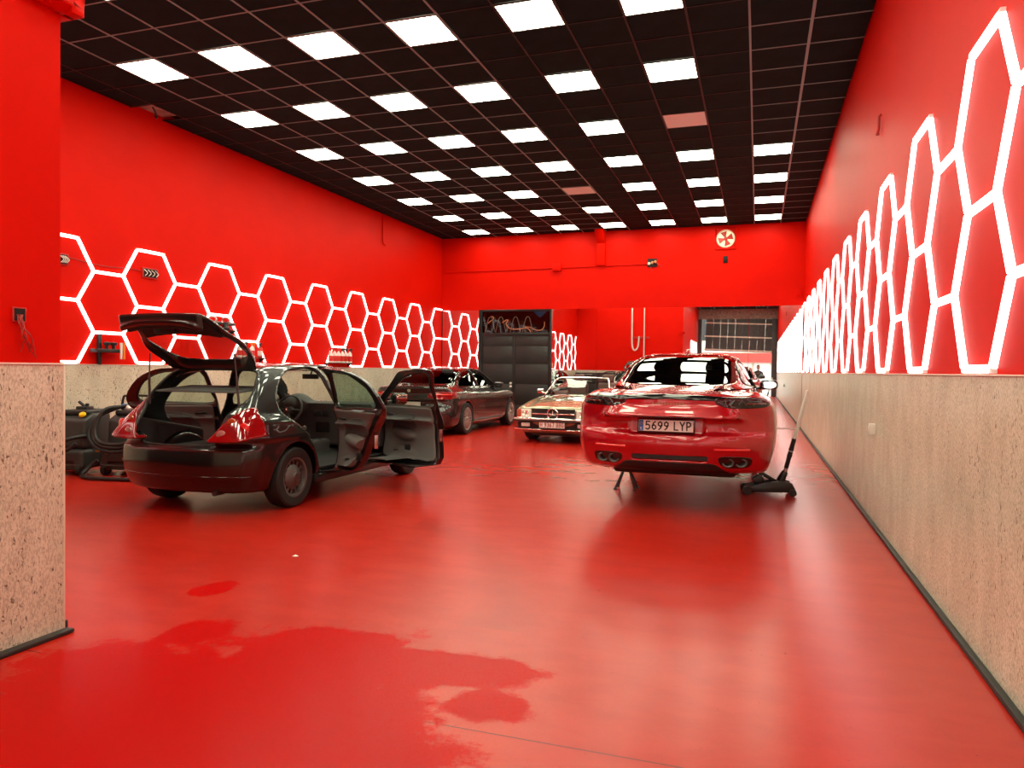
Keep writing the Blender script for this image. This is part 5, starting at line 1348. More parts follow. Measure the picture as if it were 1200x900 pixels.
# ================================================================ GOLD CLASSIC ROADSTER facing the camera
mat('gold_metallic', (0.36, 0.32, 0.21, 1), 0.26, metal=0.5, coat=1.0, coat_rough=0.03)
mat('seat_hide', (0.10, 0.035, 0.028, 1), 0.5)
def build_roadster():
    RA, FA, WR = 1.0, 3.42, 0.315
    L = 4.36
    root = thing('roadster_car', 'gold classic open roadster with chrome star grille facing the camera', 'car', (0, 0, 0), -PI / 2 - math.radians(3.0))
    a_ = root.rotation_euler.z
    fx, fy = -3.655, 13.28          # where the nose stands
    root.location = (fx - math.cos(a_) * L, fy - math.sin(a_) * L, 0)
    zd = prof([(-0.2, 0.70), (0.1, 0.80), (0.5, 0.85), (1.2, 0.862), (2.2, 0.865), (2.62, 0.895), (3.0, 0.878), (3.5, 0.83), (4.0, 0.745), (4.25, 0.69), (4.5, 0.6)])
    w = prof([(-0.1, 0.70), (0.3, 0.78), (0.9, 0.825), (1.8, 0.83), (2.8, 0.83), (3.5, 0.82), (4.0, 0.79), (4.25, 0.765), (4.5, 0.70)])
    sec = prof([(0.05, -0.16), (0.2, -0.08), (0.33, -0.03), (0.46, -0.004), (0.56, 0.0), (0.575, 0.0), (0.68, -0.012), (0.80, -0.05), (0.95, -0.12)])
    xr = prof([(0.0, 0.25), (0.25, 0.08), (0.45, 0.03), (0.65, 0.02), (0.8, 0.10), (1.0, 0.3)])
    xf = prof([(0.0, 4.05), (0.25, 4.20), (0.40, 4.24), (0.60, 4.25), (0.70, 4.235), (0.85, 4.1)])
    def f(x, y, z):
        a = np.abs(y)
        s = a - (w(x) + sec(z)); t = z - (zd(x) - 0.06 * y * y - 0.012 * np.maximum(0, 1 - ((a - 0.55) / 0.1) ** 2))
        r = xr(z) + 0.16 * np.power(np.minimum(a, 1.0) / 0.8, 3.0) - x
        fr = x - (xf(z) - 0.10 * np.power(np.minimum(a, 1.0) / 0.8, 3.0))
        b_ = smax(smax(s, t, 0.10), smax(r, fr, 0.02), 0.045)
        b_ = smax(b_, 0.19 - z, 0.05)
        for ax in (RA, FA):
            b_ = smax(b_, -smax(np.hypot(x - ax, z - WR) - 0.352, 0.52 - a, 0.03), 0.018)
        return b_
    cockpit = Poly([(1.05, 0.60), (2.30, 0.66), (2.52, 0.60), (2.60, 0.0), (2.52, -0.60), (2.30, -0.66), (1.05, -0.60), (0.98, 0.0)], 3)
    def shell(x, y, z):
        v = f(x, y, z)
        v = smax(v, -np.maximum(cockpit(x, y), 0.34 - z), 0.03)
        return v
    skin('body', shell, (-0.05, -0.95, 0.14), (4.4, 0.95, 0.98), 0.019, 'gold_metallic', root)
    skin('cockpit_lining', lambda x, y, z: np.maximum(np.abs(np.maximum(cockpit(x, y), 0.34 - z) - 0.0) - 0.012, z - 0.84), (0.9, -0.75, 0.3), (2.7, 0.75, 0.9), 0.02, 'cabin_dark', root)
    # windscreen: flat-ish raked pane in a chrome frame
    fr = [(-0.70, 2.66, 0.88), (-0.62, 2.44, 1.08), (-0.56, 2.26, 1.215), (-0.48, 2.235, 1.235), (0, 2.20, 1.245), (0.48, 2.235, 1.235), (0.56, 2.26, 1.215), (0.62, 2.44, 1.08), (0.70, 2.66, 0.88)]
    o = MB().tube(smooth_path([(x_, y_, z_) for y_, x_, z_ in fr], 4), 0.017, 8).build('windscreen_frame', 'chrome', root, smooth=60)
    g = MB(); n = 12; v = []; F_ = []
    for i in range(n + 1):
        t = i / n * 2 - 1
        v += [(2.70 + 0.05 * (1 - t * t), t * 0.69, 0.87), (2.48 + 0.02 * (1 - t * t), t * 0.625, 1.06), (2.245 - 0.03 * (1 - t * t), t * 0.535, 1.235)]
    for i in range(n):
        for k in range(2): F_.append((i * 3 + k, i * 3 + 3 + k, i * 3 + 4 + k, i * 3 + 1 + k))
    g.add(v, F_); g.build('windscreen', 'glass_clear', root, smooth=60)
    for s in (0.30, -0.18):
        MB().cyl((2.72, s, 0.895), (2.60, s - 0.42, 0.95), 0.008, 6).cyl((2.62, s - 0.33, 0.935), (2.55, s - 0.52, 1.0), 0.006, 6).build('wiper', 'trim_black', root, smooth=40)
    for s in (1, -1):
        seat(root, 1.75, s * 0.34, 0.42, 'seat_hide', 0.24)
        p = (2.45, s * 0.84, 0.93)
        skin('wing_mirror', lambda x, y, z: smin(rbox(x, y, z, (2.42, s * 0.90, 0.945), (0.035, 0.075, 0.05), 0.03), rbox(x, y, z, (2.45, s * 0.80, 0.90), (0.015, 0.05, 0.02), 0.012), 0.03), (2.3, min(s * 0.7, s * 1.02), 0.82), (2.55, max(s * 0.7, s * 1.02), 1.03), 0.012, 'chrome', root)
        MB().tube(side_pts(f, smooth_path([(1.35, 0.30), (1.33, 0.6), (1.32, 0.84)], 5), s, -0.002), 0.005, 5).tube(side_pts(f, smooth_path([(2.58, 0.30), (2.60, 0.6), (2.58, 0.84)], 5), s, -0.002), 0.005, 5).build('shut_line', 'rubber', root, smooth=60)
        MB().tube(side_pts(f, [(0.3 + 0.1 * k, 0.42) for k in range(0, 38) if not (0.6 < 0.3 + 0.1 * k < 1.4 or 3.0 < 0.3 + 0.1 * k < 3.85)][3:], s, 0.0), 0.010, 6).build('side_moulding', 'chrome', root, smooth=60)
        for x_ in (RA, FA):
            wheel(root, x_, s * 0.70, WR, WR, 0.20, 'merc', s, 0.19)
        # rectangular head lamps with amber corner lamps
        pl = Poly([(s * 0.455, 0.495), (s * 0.455, 0.635), (s * 0.665, 0.635), (s * 0.665, 0.495)], 0, 0.01)
        o = skin('head_lamp', lambda x, y, z: smax(smax(f(x, y, z) - 0.008, np.maximum(pl(y, z), 3.9 - x), 0.012), -(f(x, y, z) + 0.03), 0.01), (3.9, min(s * 0.42, s * 0.70), 0.46), (4.4, max(s * 0.42, s * 0.70), 0.67), 0.010, 'lamp_clear', root)
        for q, rr in ((0.53, 0.05), (0.61, 0.035)):
            p = front_pts(f, [(s * q, 0.565)], 0.009)[0]
            MB().lathe([(rr, 0.0), (rr * 0.85, 0.004), (rr * 0.5, -0.002), (0.0, -0.004)], 18, 'x', Matrix.Translation(p)).build('lamp_bowl', 'chrome', o, smooth=40)
        pl2 = Poly([(s * 0.675, 0.495), (s * 0.675, 0.635), (s * 0.80, 0.63), (s * 0.80, 0.50)], 0, 0.006)
        skin('turn_signal', lambda x, y, z: smax(smax(f(x, y, z) - 0.008, np.maximum(pl2(y, z), 3.85 - x), 0.012), -(f(x, y, z) + 0.03), 0.01), (3.85, min(s * 0.64, s * 0.88), 0.46), (4.4, max(s * 0.64, s * 0.88), 0.67), 0.010, mat('lamp_orange', (0.45, 0.07, 0.03, 1), 0.15, coat=1.0) if 'lamp_orange' not in MATS else 'lamp_orange', root)
        pl3 = Poly([(s * 0.40, 0.655), (s * 0.40, 0.48), (s * 0.80, 0.485), (s * 0.80, 0.645)], 0)
        MB().box((4.19, s * 0.56 - 0.085, 0.315), (4.255, s * 0.56 + 0.085, 0.385)).build('fog_lamp', 'lamp_clear', root, bevel=0.01)
        # tail lamps
        pl4 = Poly([(s * 0.42, 0.58), (s * 0.42, 0.70), (s * 0.76, 0.70), (s * 0.76, 0.58)], 0, 0.01)
        skin('tail_lamp', lambda x, y, z: smax(smax(f(x, y, z) - 0.008, np.maximum(pl4(y, z), x - 0.5), 0.012), -(f(x, y, z) + 0.03), 0.01), (-0.05, min(s * 0.36, s * 0.84), 0.54), (0.5, max(s * 0.36, s * 0.84), 0.75), 0.012, 'lamp_red', root)
    steering_wheel(root, (2.15, 0.34, 0.82), 0.19, 0.4)
    skin('dashboard', lambda x, y, z: smax(rbox(x, y, z, (2.50, 0, 0.80), (0.14, 0.62, 0.09), 0.05), f(x, y, z) - 0.03, 0.02), (2.3, -0.7, 0.6), (2.7, 0.7, 0.95), 0.025, 'cabin_dark', root)
    # grille: dark slot mesh, chrome surround and bar, big star in a ring
    MB().box((4.215, -0.425, 0.475), (4.255, 0.425, 0.645)).build('grille', 'trim_black', root)
    MB().tube([(4.262, a, b_) for a, b_ in ((-0.435, 0.47), (0.435, 0.47), (0.435, 0.652), (-0.435, 0.652))], 0.011, 6, True).build('grille_frame', 'chrome', root, smooth=40)
    for z_ in (0.505, 0.535, 0.59, 0.62):
        MB().box((4.256, -0.42, z_ - 0.003), (4.262, 0.42, z_ + 0.003)).build('grille_slat', 'dark_steel', root)
    MB().box((4.255, -0.42, 0.552), (4.272, 0.42, 0.576)).build('grille_bar', 'chrome', root, bevel=0.005)
    st = MB().tube([(4.285, 0.105 * math.cos(a), 0.563 + 0.105 * math.sin(a)) for a in [2 * PI * k / 32 for k in range(32)]], 0.012, 8, True)
    for k in range(3):
        a = PI / 2 + 2 * PI * k / 3
        u = Vector((0, math.cos(a), math.sin(a))); p = Vector((0, -u.z, u.y)); c = Vector((4.285, 0, 0.563))
        st.add([c + u * 0.1, c + p * 0.02 - u * 0.0, c - p * 0.02, c + Vector((0.012, 0, 0)), c - Vector((0.01, 0, 0))], [(0, 1, 3), (0, 3, 2), (0, 4, 1), (0, 2, 4), (1, 4, 2, 3)])
    st.build('star_emblem', 'chrome', root, smooth=30)
    # bumper: chrome blade with rubber band, and the lower valance with a bright lip
    def blade(x, y, z, zc, hh, d0):
        xc = 4.235 + d0 - 0.12 * np.power(np.abs(y) / 0.82, 3.5)
        return smax(smax(np.abs(z - zc) - hh, np.abs(x - xc) - 0.055, 0.03), np.abs(y) - 0.835, 0.03)
    skin('bumper', lambda x, y, z: blade(x, y, z, 0.455, 0.038, 0.06), (3.95, -0.9, 0.38), (4.42, 0.9, 0.53), 0.012, 'chrome', root)
    skin('bumper_rubber', lambda x, y, z: blade(x, y, z, 0.432, 0.020, 0.068), (3.95, -0.9, 0.38), (4.42, 0.9, 0.5), 0.011, 'rubber', root)
    skin('valance_lip', lambda x, y, z: blade(x, y, z, 0.262, 0.020, -0.005), (3.95, -0.9, 0.2), (4.42, 0.9, 0.32), 0.011, 'chrome', root)
    MB().box((4.15, -0.72, 0.28), (4.225, 0.72, 0.42)).build('lower_grille', 'trim_black', root)
    pl_ = plate(root, (4.335, 0.0, 0.365), 'H 9367 BBG', 'plate_red_ink', False, rot=(0, 0, PI), width=0.50, height=0.115)
    MB().tube([(0.05 - 0.0, y, 0.42) for y in np.linspace(-0.76, 0.76, 12)], 0.045, 8).build('rear_bumper', 'chrome', root, smooth=50)
    MB().box((0.4, -0.5, 0.14), (4.1, 0.5, 0.2)).build('underbody', 'trim_black', root, bevel=0.02)
    # bonnet crease lines
    MB().tube(top_pts(f, [(2.75 + 0.1 * k, 0.62 - 0.002 * k) for k in range(15)], -0.002), 0.004, 5).tube(top_pts(f, [(2.75 + 0.1 * k, -0.62 + 0.002 * k) for k in range(15)], -0.002), 0.004, 5).build('bonnet_line', 'rubber', root, smooth=60)
    return root
roadster = build_roadster()
# ================================================================ WORKSHOP THINGS
mat('tank_grey', (0.045, 0.044, 0.043, 1), 0.45, mottle=0.2, mottle_scale=6)
mat('tank_black', (0.018, 0.018, 0.018, 1), 0.4)
mat('hose_black', (0.014, 0.014, 0.014, 1), 0.45)
mat('yellow_plastic', (0.80, 0.55, 0.0, 1), 0.35)
mat('label_orange', (0.55, 0.22, 0.10, 1), 0.5)
mat('cloth_white', (0.78, 0.76, 0.72, 1), 0.85)
mat('cloth_blue', (0.05, 0.18, 0.50, 1), 0.8)
mat('jack_black', (0.013, 0.013, 0.013, 1), 0.38, coat=0.3)
mat('handle_white', (0.70, 0.66, 0.58, 1), 0.4)
mat('bottle_white', (0.80, 0.78, 0.74, 1), 0.35)
mat('bottle_red', (0.60, 0.03, 0.02, 1), 0.35)
mat('trigger_orange', (0.85, 0.22, 0.02, 1), 0.4)
mat('trigger_black', (0.02, 0.02, 0.02, 1), 0.4)
mat('fan_cream', (0.72, 0.62, 0.45, 1), 0.5)
mat('fan_red', (0.45, 0.02, 0.015, 1), 0.5)
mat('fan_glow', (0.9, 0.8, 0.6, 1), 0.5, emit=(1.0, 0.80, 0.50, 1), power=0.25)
mat('skin_tone', (0.45, 0.27, 0.19, 1), 0.55)
mat('shirt_dark', (0.02, 0.02, 0.024, 1), 0.8)
mat('trousers', (0.03, 0.035, 0.05, 1), 0.8)
mat('hair_dark', (0.02, 0.014, 0.01, 1), 0.6)
mat('phone_black', (0.015, 0.015, 0.015, 1), 0.15)

# ---- spray extraction machines by the left wall
def extractor(name, label, loc, rz, W, full):
    t = thing(name, label, 'cleaning machine', loc, rz)
    hw = W / 2
    def base(x, y, z):
        a = rbox(x, y, z, (0, 0.04, 0.20), (hw, 0.32, 0.125), 0.05)
        return smax(a, -rbox(x, y, z, (0, -0.30, 0.13), (hw * 0.55, 0.06, 0.05), 0.02), 0.02)
    skin('lower_body', base, (-hw - 0.05, -0.4, 0.02), (hw + 0.05, 0.45, 0.4), 0.018, 'tank_grey', t)
    MB().box((-hw + 0.02, -0.287, 0.128), (hw - 0.02, -0.275, 0.145)).box((-hw + 0.02, -0.287, 0.145), (-hw + 0.05, -0.275, 0.175)).build('bumper_edge', 'dark_steel', t, bevel=0.004)
    def tank(x, y, z):
        k = 0.10 * (z - 0.40)
        a = rbox(x / (1 - k), y / (1 - 1.5 * k), z, (0, 0.08, 0.56), (hw * 0.92, 0.27, 0.24), 0.07)
        return smax(a, (z - 0.78) + 0.55 * np.maximum(0, -y - 0.02), 0.03)
    o = skin('recovery_tank', tank, (-hw - 0.05, -0.4, 0.3), (hw + 0.05, 0.5, 0.85), 0.018, 'tank_grey', t)
    skin('tank_lid', lambda x, y, z: smax(rbox(x, y, z, (0, 0.10, 0.785), (hw * 0.75, 0.20, 0.035), 0.03), -rbox(x, y, z, (0, 0.10, 0.83), (hw * 0.5, 0.14, 0.03), 0.02), 0.02), (-hw, -0.2, 0.72), (hw, 0.4, 0.85), 0.016, 'tank_black', t)
    kx = hw * 0.52
    MB().lathe([(0.0, 0.03), (0.035, 0.028), (0.043, 0.015), (0.043, 0.0)], 20, 'z', Matrix.Translation((kx, -0.115, 0.755)) @ Matrix.Rotation(0.6, 4, 'X')).build('filler_cap', 'yellow_plastic', t, smooth=40)
    for s in (1, -1):
        w_ = MB().lathe([(0.03, -0.025), (0.07, -0.03), (0.078, -0.02), (0.078, 0.02), (0.07, 0.03), (0.03, 0.025)], 24, 'x').build('castor_wheel', 'rubber', t, smooth=35, loc=(s * (hw - 0.06), -0.22, 0.078))
        MB().lathe([(0.0, -0.032), (0.035, -0.034), (0.04, -0.02), (0.04, 0.02), (0.035, 0.034), (0.0, 0.032)], 16, 'x').build('wheel_cap', 'tank_grey', w_, smooth=35)
        MB().lathe([(0.05, -0.03), (0.13, -0.03), (0.14, 0.0), (0.13, 0.03), (0.05, 0.03)], 28, 'x').build('drive_wheel', 'rubber', t, smooth=35, loc=(s * (hw + 0.0), 0.22, 0.14))
    return t, hw
A_, hw = extractor('carpet_extractor', 'grey carpet extractor half hidden by the stone clad corner', (-8.27, 7.20, 0), 0.2, 0.46, False)
MB().tube(smooth_path([(0.22, -0.16, 0.50), (0.10, -0.33, 0.47), (-0.05, -0.36, 0.38), (-0.25, -0.36, 0.30)], 6), 0.026, 8).tube(smooth_path([(0.20, -0.34, 0.42), (0.05, -0.38, 0.31), (-0.2, -0.38, 0.28)], 6), 0.022, 8).build('hose', 'hose_black', A_, smooth=60)
MB().box((-0.05, -0.02, 0.80), (0.10, 0.12, 0.86)).cyl((0.02, 0.05, 0.86), (-0.06, 0.05, 0.92), 0.02, 8).cyl((0.08, 0.02, 0.86), (0.08, 0.02, 0.90), 0.025, 8).build('spray_gun', 'tank_black', A_, bevel=0.01)
B_, hw = extractor('carpet_extractor', 'grey carpet extractor with coiled hose beside the black car', (-7.60, 7.42, 0), 0.1, 0.60, True)
MB().tube(smooth_path([(-0.29, 0.12, 0.30), (-0.29, 0.12, 0.80), (-0.26, 0.10, 0.96), (-0.18, 0.08, 1.0), (0.18, 0.08, 1.0), (0.26, 0.10, 0.96), (0.29, 0.12, 0.80), (0.29, 0.12, 0.30)], 5), 0.016, 8).build('push_handle', 'tank_black', B_, smooth=60)
for q, (dr, dz) in enumerate(((0.0, 0.0), (0.06, -0.05), (-0.03, 0.04))):
    pts = [(-0.16, -0.05, 0.86), (-0.30 - dr, -0.22, 0.78 + dz), (-0.34 - dr, -0.32, 0.55 + dz), (-0.22, -0.36, 0.40 + dz), (0.05, -0.36, 0.37 + dz), (0.28, -0.34, 0.44 + dz), (0.36 + dr, -0.26, 0.62), (0.26, -0.08, 0.82), (0.0, 0.05, 0.86)]
    MB().tube(smooth_path(pts, 6, q != 0), 0.024, 8, q != 0).build('coiled_hose', 'hose_black', B_, smooth=60)
MB().tube(smooth_path([(-0.30, -0.30, 0.20), (-0.38, -0.36, 0.10), (-0.36, -0.48, 0.028), (-0.10, -0.62, 0.028), (0.35, -0.62, 0.028), (0.75, -0.52, 0.028)], 7), 0.025, 8).build('floor_hose', 'hose_black', B_, smooth=60)
rw = random.Random(3)
wp_ = [(-0.33 + 0.10 * k + rw.uniform(-0.03, 0.03), -0.33 - 0.03 * (k % 2), 0.36 + rw.uniform(-0.07, 0.06)) for k in range(7)]
MB().tube(smooth_path(wp_, 5), 0.009, 6).tube(smooth_path([(p[0] + 0.03, p[1] - 0.02, p[2] - 0.03) for p in wp_[::-1]], 5), 0.009, 6).build('power_cable', 'hose_black', B_, smooth=60)
for (x_, z_) in ((-0.27, 0.325), (0.12, 0.345)):
    MB().box((x_ - 0.025, -0.335, z_ - 0.02), (x_ + 0.025, -0.29, z_ + 0.025)).build('switch', 'yellow_plastic', B_, bevel=0.006)
MB().box((0.06, -0.291, 0.21), (0.26, -0.284, 0.245)).build('maker_label', 'label_orange', B_)
cl = thing('cleaning_cloth', 'crumpled white cloth lying on the carpet extractor beside the car', 'cloth', (-7.66, 7.46, 0.825))
skin('cloth', lambda x, y, z: np.sqrt((x / 1.5) ** 2 + (y / 1.1) ** 2 + ((z - 0.02) / 0.55) ** 2) - 0.085 + 0.012 * np.sin(x * 60 + y * 30) * np.sin(y * 55 + z * 40), (-0.2, -0.15, -0.05), (0.2, 0.15, 0.12), 0.012, 'cloth_white', cl, lip=2.5)
MB().box((-0.15, -0.06, 0.0), (-0.11, 0.06, 0.07)).build('blue_hem', 'cloth_blue', cl, bevel=0.015)

# ---- trolley jack and stands under the red car
tj = thing('trolley_jack', 'black trolley jack with long handle at the rear of the red car', 'jack', (0.16, 8.95, 0), 0.12)
for s in (1, -1):
    MB().prism([(-0.30, 0.05), (-0.26, 0.10), (-0.05, 0.15), (0.12, 0.17), (0.22, 0.15), (0.26, 0.07), (0.20, 0.04), (-0.28, 0.03)], s * 0.095 - 0.012, s * 0.095 + 0.012, 'y').build('side_plate', 'jack_black', tj, bevel=0.004)
    MB().lathe([(0.0, -0.02), (0.048, -0.02), (0.05, -0.014), (0.05, 0.014), (0.048, 0.02), (0.0, 0.02)], 18, 'y').build('front_roller', 'jack_black', tj, smooth=35, loc=(-0.27, s * 0.13, 0.05))
    MB().lathe([(0.0, -0.016), (0.040, -0.016), (0.042, 0.0), (0.040, 0.016), (0.0, 0.016)], 18, 'y').build('rear_castor', 'jack_black', tj, smooth=35, loc=(0.225, s * 0.13, 0.042))
MB().prism([(0.10, 0.10), (0.14, 0.13), (-0.22, 0.33), (-0.26, 0.31)], -0.05, 0.05, 'y').build('lift_arm', 'jack_black', tj, bevel=0.012)
MB().lathe([(0.0, 0.0), (0.05, 0.0), (0.065, 0.02), (0.065, 0.03), (0.0, 0.025)], 18, 'z', Matrix.Translation((-0.24, 0, 0.31))).build('saddle', 'jack_black', tj, smooth=35)
MB().box((0.02, -0.07, 0.07), (0.20, 0.07, 0.14)).cyl((0.10, 0, 0.14), (0.16, 0, 0.27), 0.05, 14, 0.034).build('pump_housing', 'jack_black', tj, bevel=0.012)
MB().box((-0.10, -0.05, 0.15), (0.02, 0.06, 0.26), Matrix.Rotation(-0.5, 4, 'Y')).build('splash_guard', 'jack_black', tj, bevel=0.01)
p0, p1 = Vector((0.155, 0.0, 0.25)), Vector((0.375, -0.05, 1.20))
def hp(a): return p0.lerp(p1, a)
MB().cyl(hp(0.0), hp(0.10), 0.022, 12).build('handle_socket', 'steel', tj, smooth=40)
MB().cyl(hp(0.06), hp(0.42), 0.025, 12).cyl(hp(0.20), hp(0.23), 0.031, 12).cyl(hp(0.28), hp(0.30), 0.030, 12).build('handle_grip', 'rubber', tj, smooth=40)
MB().cyl(hp(0.26), hp(0.275), 0.029, 12).build('handle_band', 'steel', tj, smooth=40)
MB().cyl(hp(0.42), hp(1.0), 0.021, 12, 0.018).lathe([(0.018, 0.0), (0.012, 0.01), (0.0, 0.012)], 12, 'z', Matrix.Translation(hp(1.0))).build('handle_tube', 'handle_white', tj, smooth=40)

def jack_stand(label, loc, h):
    t = thing('jack_stand', label, 'jack stand', loc, 0.0, 'stands under the red car')
    for sx in (1, -1):
        for sy in (1, -1):
            c = Vector((sx * 0.115, sy * 0.095, 0.012)); u = Vector((sx * 0.028, sy * 0.026, h * 0.72))
            MB().cyl(c, u, 0.013, 6, 0.012).lathe([(0.0, 0.0), (0.026, 0.0), (0.024, 0.012), (0.0, 0.014)], 10, 'z', Matrix.Translation((c.x, c.y, 0))).build('leg', 'dark_steel', t, smooth=40)
    for sx in (1, -1):
        MB().cyl((sx * 0.085, -0.072, h * 0.26), (sx * 0.085, 0.072, h * 0.26), 0.007, 6).build('leg_brace', 'dark_steel', t, smooth=40)
    MB().lathe([(0.045, h * 0.60), (0.048, h * 0.62), (0.034, h * 0.78), (0.0, h * 0.78)], 14, 'z').build('collar', 'dark_steel', t, smooth=40)
    MB().box((-0.017, -0.017, h * 0.6), (0.017, 0.017, h * 0.96)).build('ratchet_bar', 'dark_steel', t, bevel=0.003)
    MB().box((-0.03, -0.065, h * 0.95), (0.03, 0.065, h * 0.97)).box((-0.03, -0.065, h * 0.97), (0.03, -0.05, h)).box((-0.03, 0.05, h * 0.97), (0.03, 0.065, h)).build('saddle', 'dark_steel', t, bevel=0.003)
    MB().cyl((0.02, 0.0, h * 0.7), (0.10, 0.0, h * 0.66), 0.007, 6).build('release_lever', 'dark_steel', t, smooth=40)
SH = 0.335
jack_stand('small steel jack stand under the rear left of the red car', (-1.46, 8.70, 0), SH)
jack_stand('small steel jack stand in shadow under the front left of the red car', (-1.46, 10.75, 0), SH)
jack_stand('small steel jack stand in shadow under the front right of the red car', (-0.14, 10.75, 0), SH)

# ---- racks and bottles along the left wall
rk = thing('tool_rack', 'small black wall rack of brushes above the carpet extractors', 'rack', (XL, 7.94, 1.60))
MB().box((0.034, -0.24, -0.03), (0.17, 0.24, 0.02)).build('rack_shelf', 'black_plastic', rk, bevel=0.006)
MB().box((0.0, -0.10, -0.2), (0.05, -0.06, 0.22)).build('rack_upright', 'black_plastic', rk, bevel=0.004)
for q, y_ in enumerate((-0.02, 0.05)):
    tb = tag(MB().cyl((0, 0, 0), (0, 0, 0.05), 0.022, 10).lathe([(0.022, 0.05), (0.045, 0.055), (0.05, 0.09), (0.0, 0.1)], 12).build('detail_brush', 'black_plastic', None, smooth=40, loc=(XL + 0.11, 7.94 + y_ * 1.6, 1.62)),
             'black detailing brush standing on the wall rack, %s the red wall corner' % ('nearer' if q == 0 else 'further from'), 'brush')
for q, (y_, m_) in enumerate(((0.135, 'bottle_white'), (0.185, 'trigger_orange'))):
    tag(MB().cyl((0, 0, -0.14), (0, 0, 0.09), 0.014, 8, 0.018).build('paint_brush', m_, None, smooth=40, loc=(XL + 0.19, 7.94 + y_, 1.62)),
        ('white' if q == 0 else 'orange') + ' handled brush hanging from the wall rack', 'brush')

def spray_bottle(label, loc, body, trig, h=0.25):
    t = thing('spray_bottle', label, 'bottle', loc, random.uniform(-0.6, 0.6), 'spray bottles on the left wall shelves')
    MB().lathe([(0.0, 0.0), (0.042, 0.0), (0.045, 0.012), (0.045, h * 0.55), (0.036, h * 0.68), (0.016, h * 0.78), (0.016, h * 0.84)], 14).build('bottle_body', body, t, smooth=40)
    MB().cyl((0, 0, h * 0.82), (0, 0, h * 0.92), 0.02, 10).box((-0.03, -0.014, h * 0.90), (0.06, 0.014, h * 1.04)).box((0.035, -0.008, h * 0.72), (0.05, 0.008, h * 0.92)).build('trigger_head', trig, t, bevel=0.004)
    MB().lathe([(0.0455, h * 0.12), (0.0457, h * 0.14), (0.0457, h * 0.46), (0.0455, h * 0.48)], 14).build('paper_label', 'bottle_red' if body == 'bottle_white' else 'bottle_white', t, smooth=40)
def wall_shelf(label, y0, y1, z):
    t = thing('wall_shelf', label, 'shelf', (XL, 0, z))
    MB().box((0.036, y0, -0.012), (0.16, y1, 0.0)).build('shelf_board', 'black_plastic', t, bevel=0.003)
    for y_ in (y0 + 0.05, y1 - 0.05):
        MB().prism([(0.0, -0.012), (0.13, -0.012), (0.0, -0.09)], y_ - 0.006, y_ + 0.006, 'y').build('shelf_bracket', 'black_plastic', t)
wall_shelf('narrow black wall shelf with spray bottles, nearer the tailgate', 10.55, 11.40, 1.56)
for q, (y_, b_, tr, lab) in enumerate(((10.68, 'bottle_white', 'bottle_red', 'white spray bottle with red trigger, first on the shelf by the tailgate'),
                                       (10.84, 'bottle_white', 'trigger_black', 'white spray bottle with black trigger on the shelf by the tailgate'),
                                       (11.02, 'bottle_white', 'trigger_orange', 'white spray bottle with orange trigger on the shelf by the tailgate'),
                                       (11.24, 'bottle_red', 'trigger_black', 'red spray bottle with black trigger, last on the shelf by the tailgate'))):
    spray_bottle(lab, (XL + 0.10, y_, 1.5605), b_, tr, 0.26)
wall_shelf('narrow black wall shelf with white bottles above the black car roof', 13.45, 14.45, 1.50)
for q in range(6):
    spray_bottle('white spray bottle, %s from the left on the shelf above the car roof' % ORD[q], (XL + 0.11, 13.56 + q * 0.155, 1.5005), 'bottle_white' if q != 4 else 'bottle_white', ['bottle_red', 'bottle_red', 'bottle_red', 'trigger_black', 'trigger_black', 'trigger_black'][q], 0.31)
wall_shelf('narrow black wall shelf with polishing machines above the tailgate', 9.80, 10.60, 2.02)
def polisher(label, y_, rz):
    t = thing('polishing_machine', label, 'polisher', (XL + 0.12, y_, 2.0205), rz)
    MB().lathe([(0.0, 0.0), (0.075, 0.0), (0.078, 0.02), (0.06, 0.035), (0.05, 0.05), (0.05, 0.11), (0.03, 0.13), (0.0, 0.13)], 18).build('polisher_head', 'tank_black', t, smooth=35)
    MB().cyl((0.0, 0.03, 0.10), (0.0, 0.24, 0.10), 0.036, 12, 0.028).build('polisher_body', 'jack_black', t, smooth=40)
    MB().tube(smooth_path([(-0.06, 0.0, 0.09), (-0.07, 0.0, 0.17), (0.0, -0.01, 0.20), (0.07, 0.0, 0.17), (0.06, 0.0, 0.09)], 5), 0.012, 8).build('bail_handle', 'steel', t, smooth=50)
polisher('black polishing machine on the high shelf, nearer the camera', 9.98, 0.1)
polisher('black polishing machine on the high shelf, further from the camera', 10.30, 0.1)

# ---- boxes and fittings on the walls
def louvre_box(label, y_, z_, w_=0.29, h_=0.15):
    t = thing('wall_speaker', label, 'wall box', (XL, y_, z_))
    MB().box((0.0, -w_ / 2, -h_ / 2), (0.03, w_ / 2, h_ / 2)).build('back_box', 'fan_red', t, bevel=0.004)
    MB().box((0.03, -w_ / 2 + 0.02, -h_ / 2 + 0.015), (0.034, w_ / 2 - 0.02, h_ / 2 - 0.015)).build('dark_recess', 'dark_void', t)
    for q in range(4):
        y0 = -w_ / 2 + 0.04 + q * (w_ - 0.08) / 3
        MB().tube(smooth_path([(0.036, y0, -h_ * 0.3), (0.05, y0 + 0.03, 0.0), (0.036, y0 - 0.02, h_ * 0.3)], 4), 0.006, 6).build('cable_end', 'wire_white', t, smooth=50)
louvre_box('small red wall box with loose cable ends inside a left wall hexagon', 8.76, 2.78)
louvre_box('small red wall box with loose cable ends beside the stone clad corner', 7.30, 2.78, 0.16)
MB().tube(smooth_path([(XL + 0.012, 7.38, 2.82), (XL + 0.012, 7.9, 2.78), (XL + 0.012, 8.35, 2.80), (XL + 0.012, 8.61, 2.80)], 5), 0.006, 6).build('surface_cable', 'wire_red', wl, smooth=50)
ef = thing('extractor_fan', 'round cream extractor fan in the upper right of the back wall', 'fan', (-0.835, YB - 0.012, 4.80))
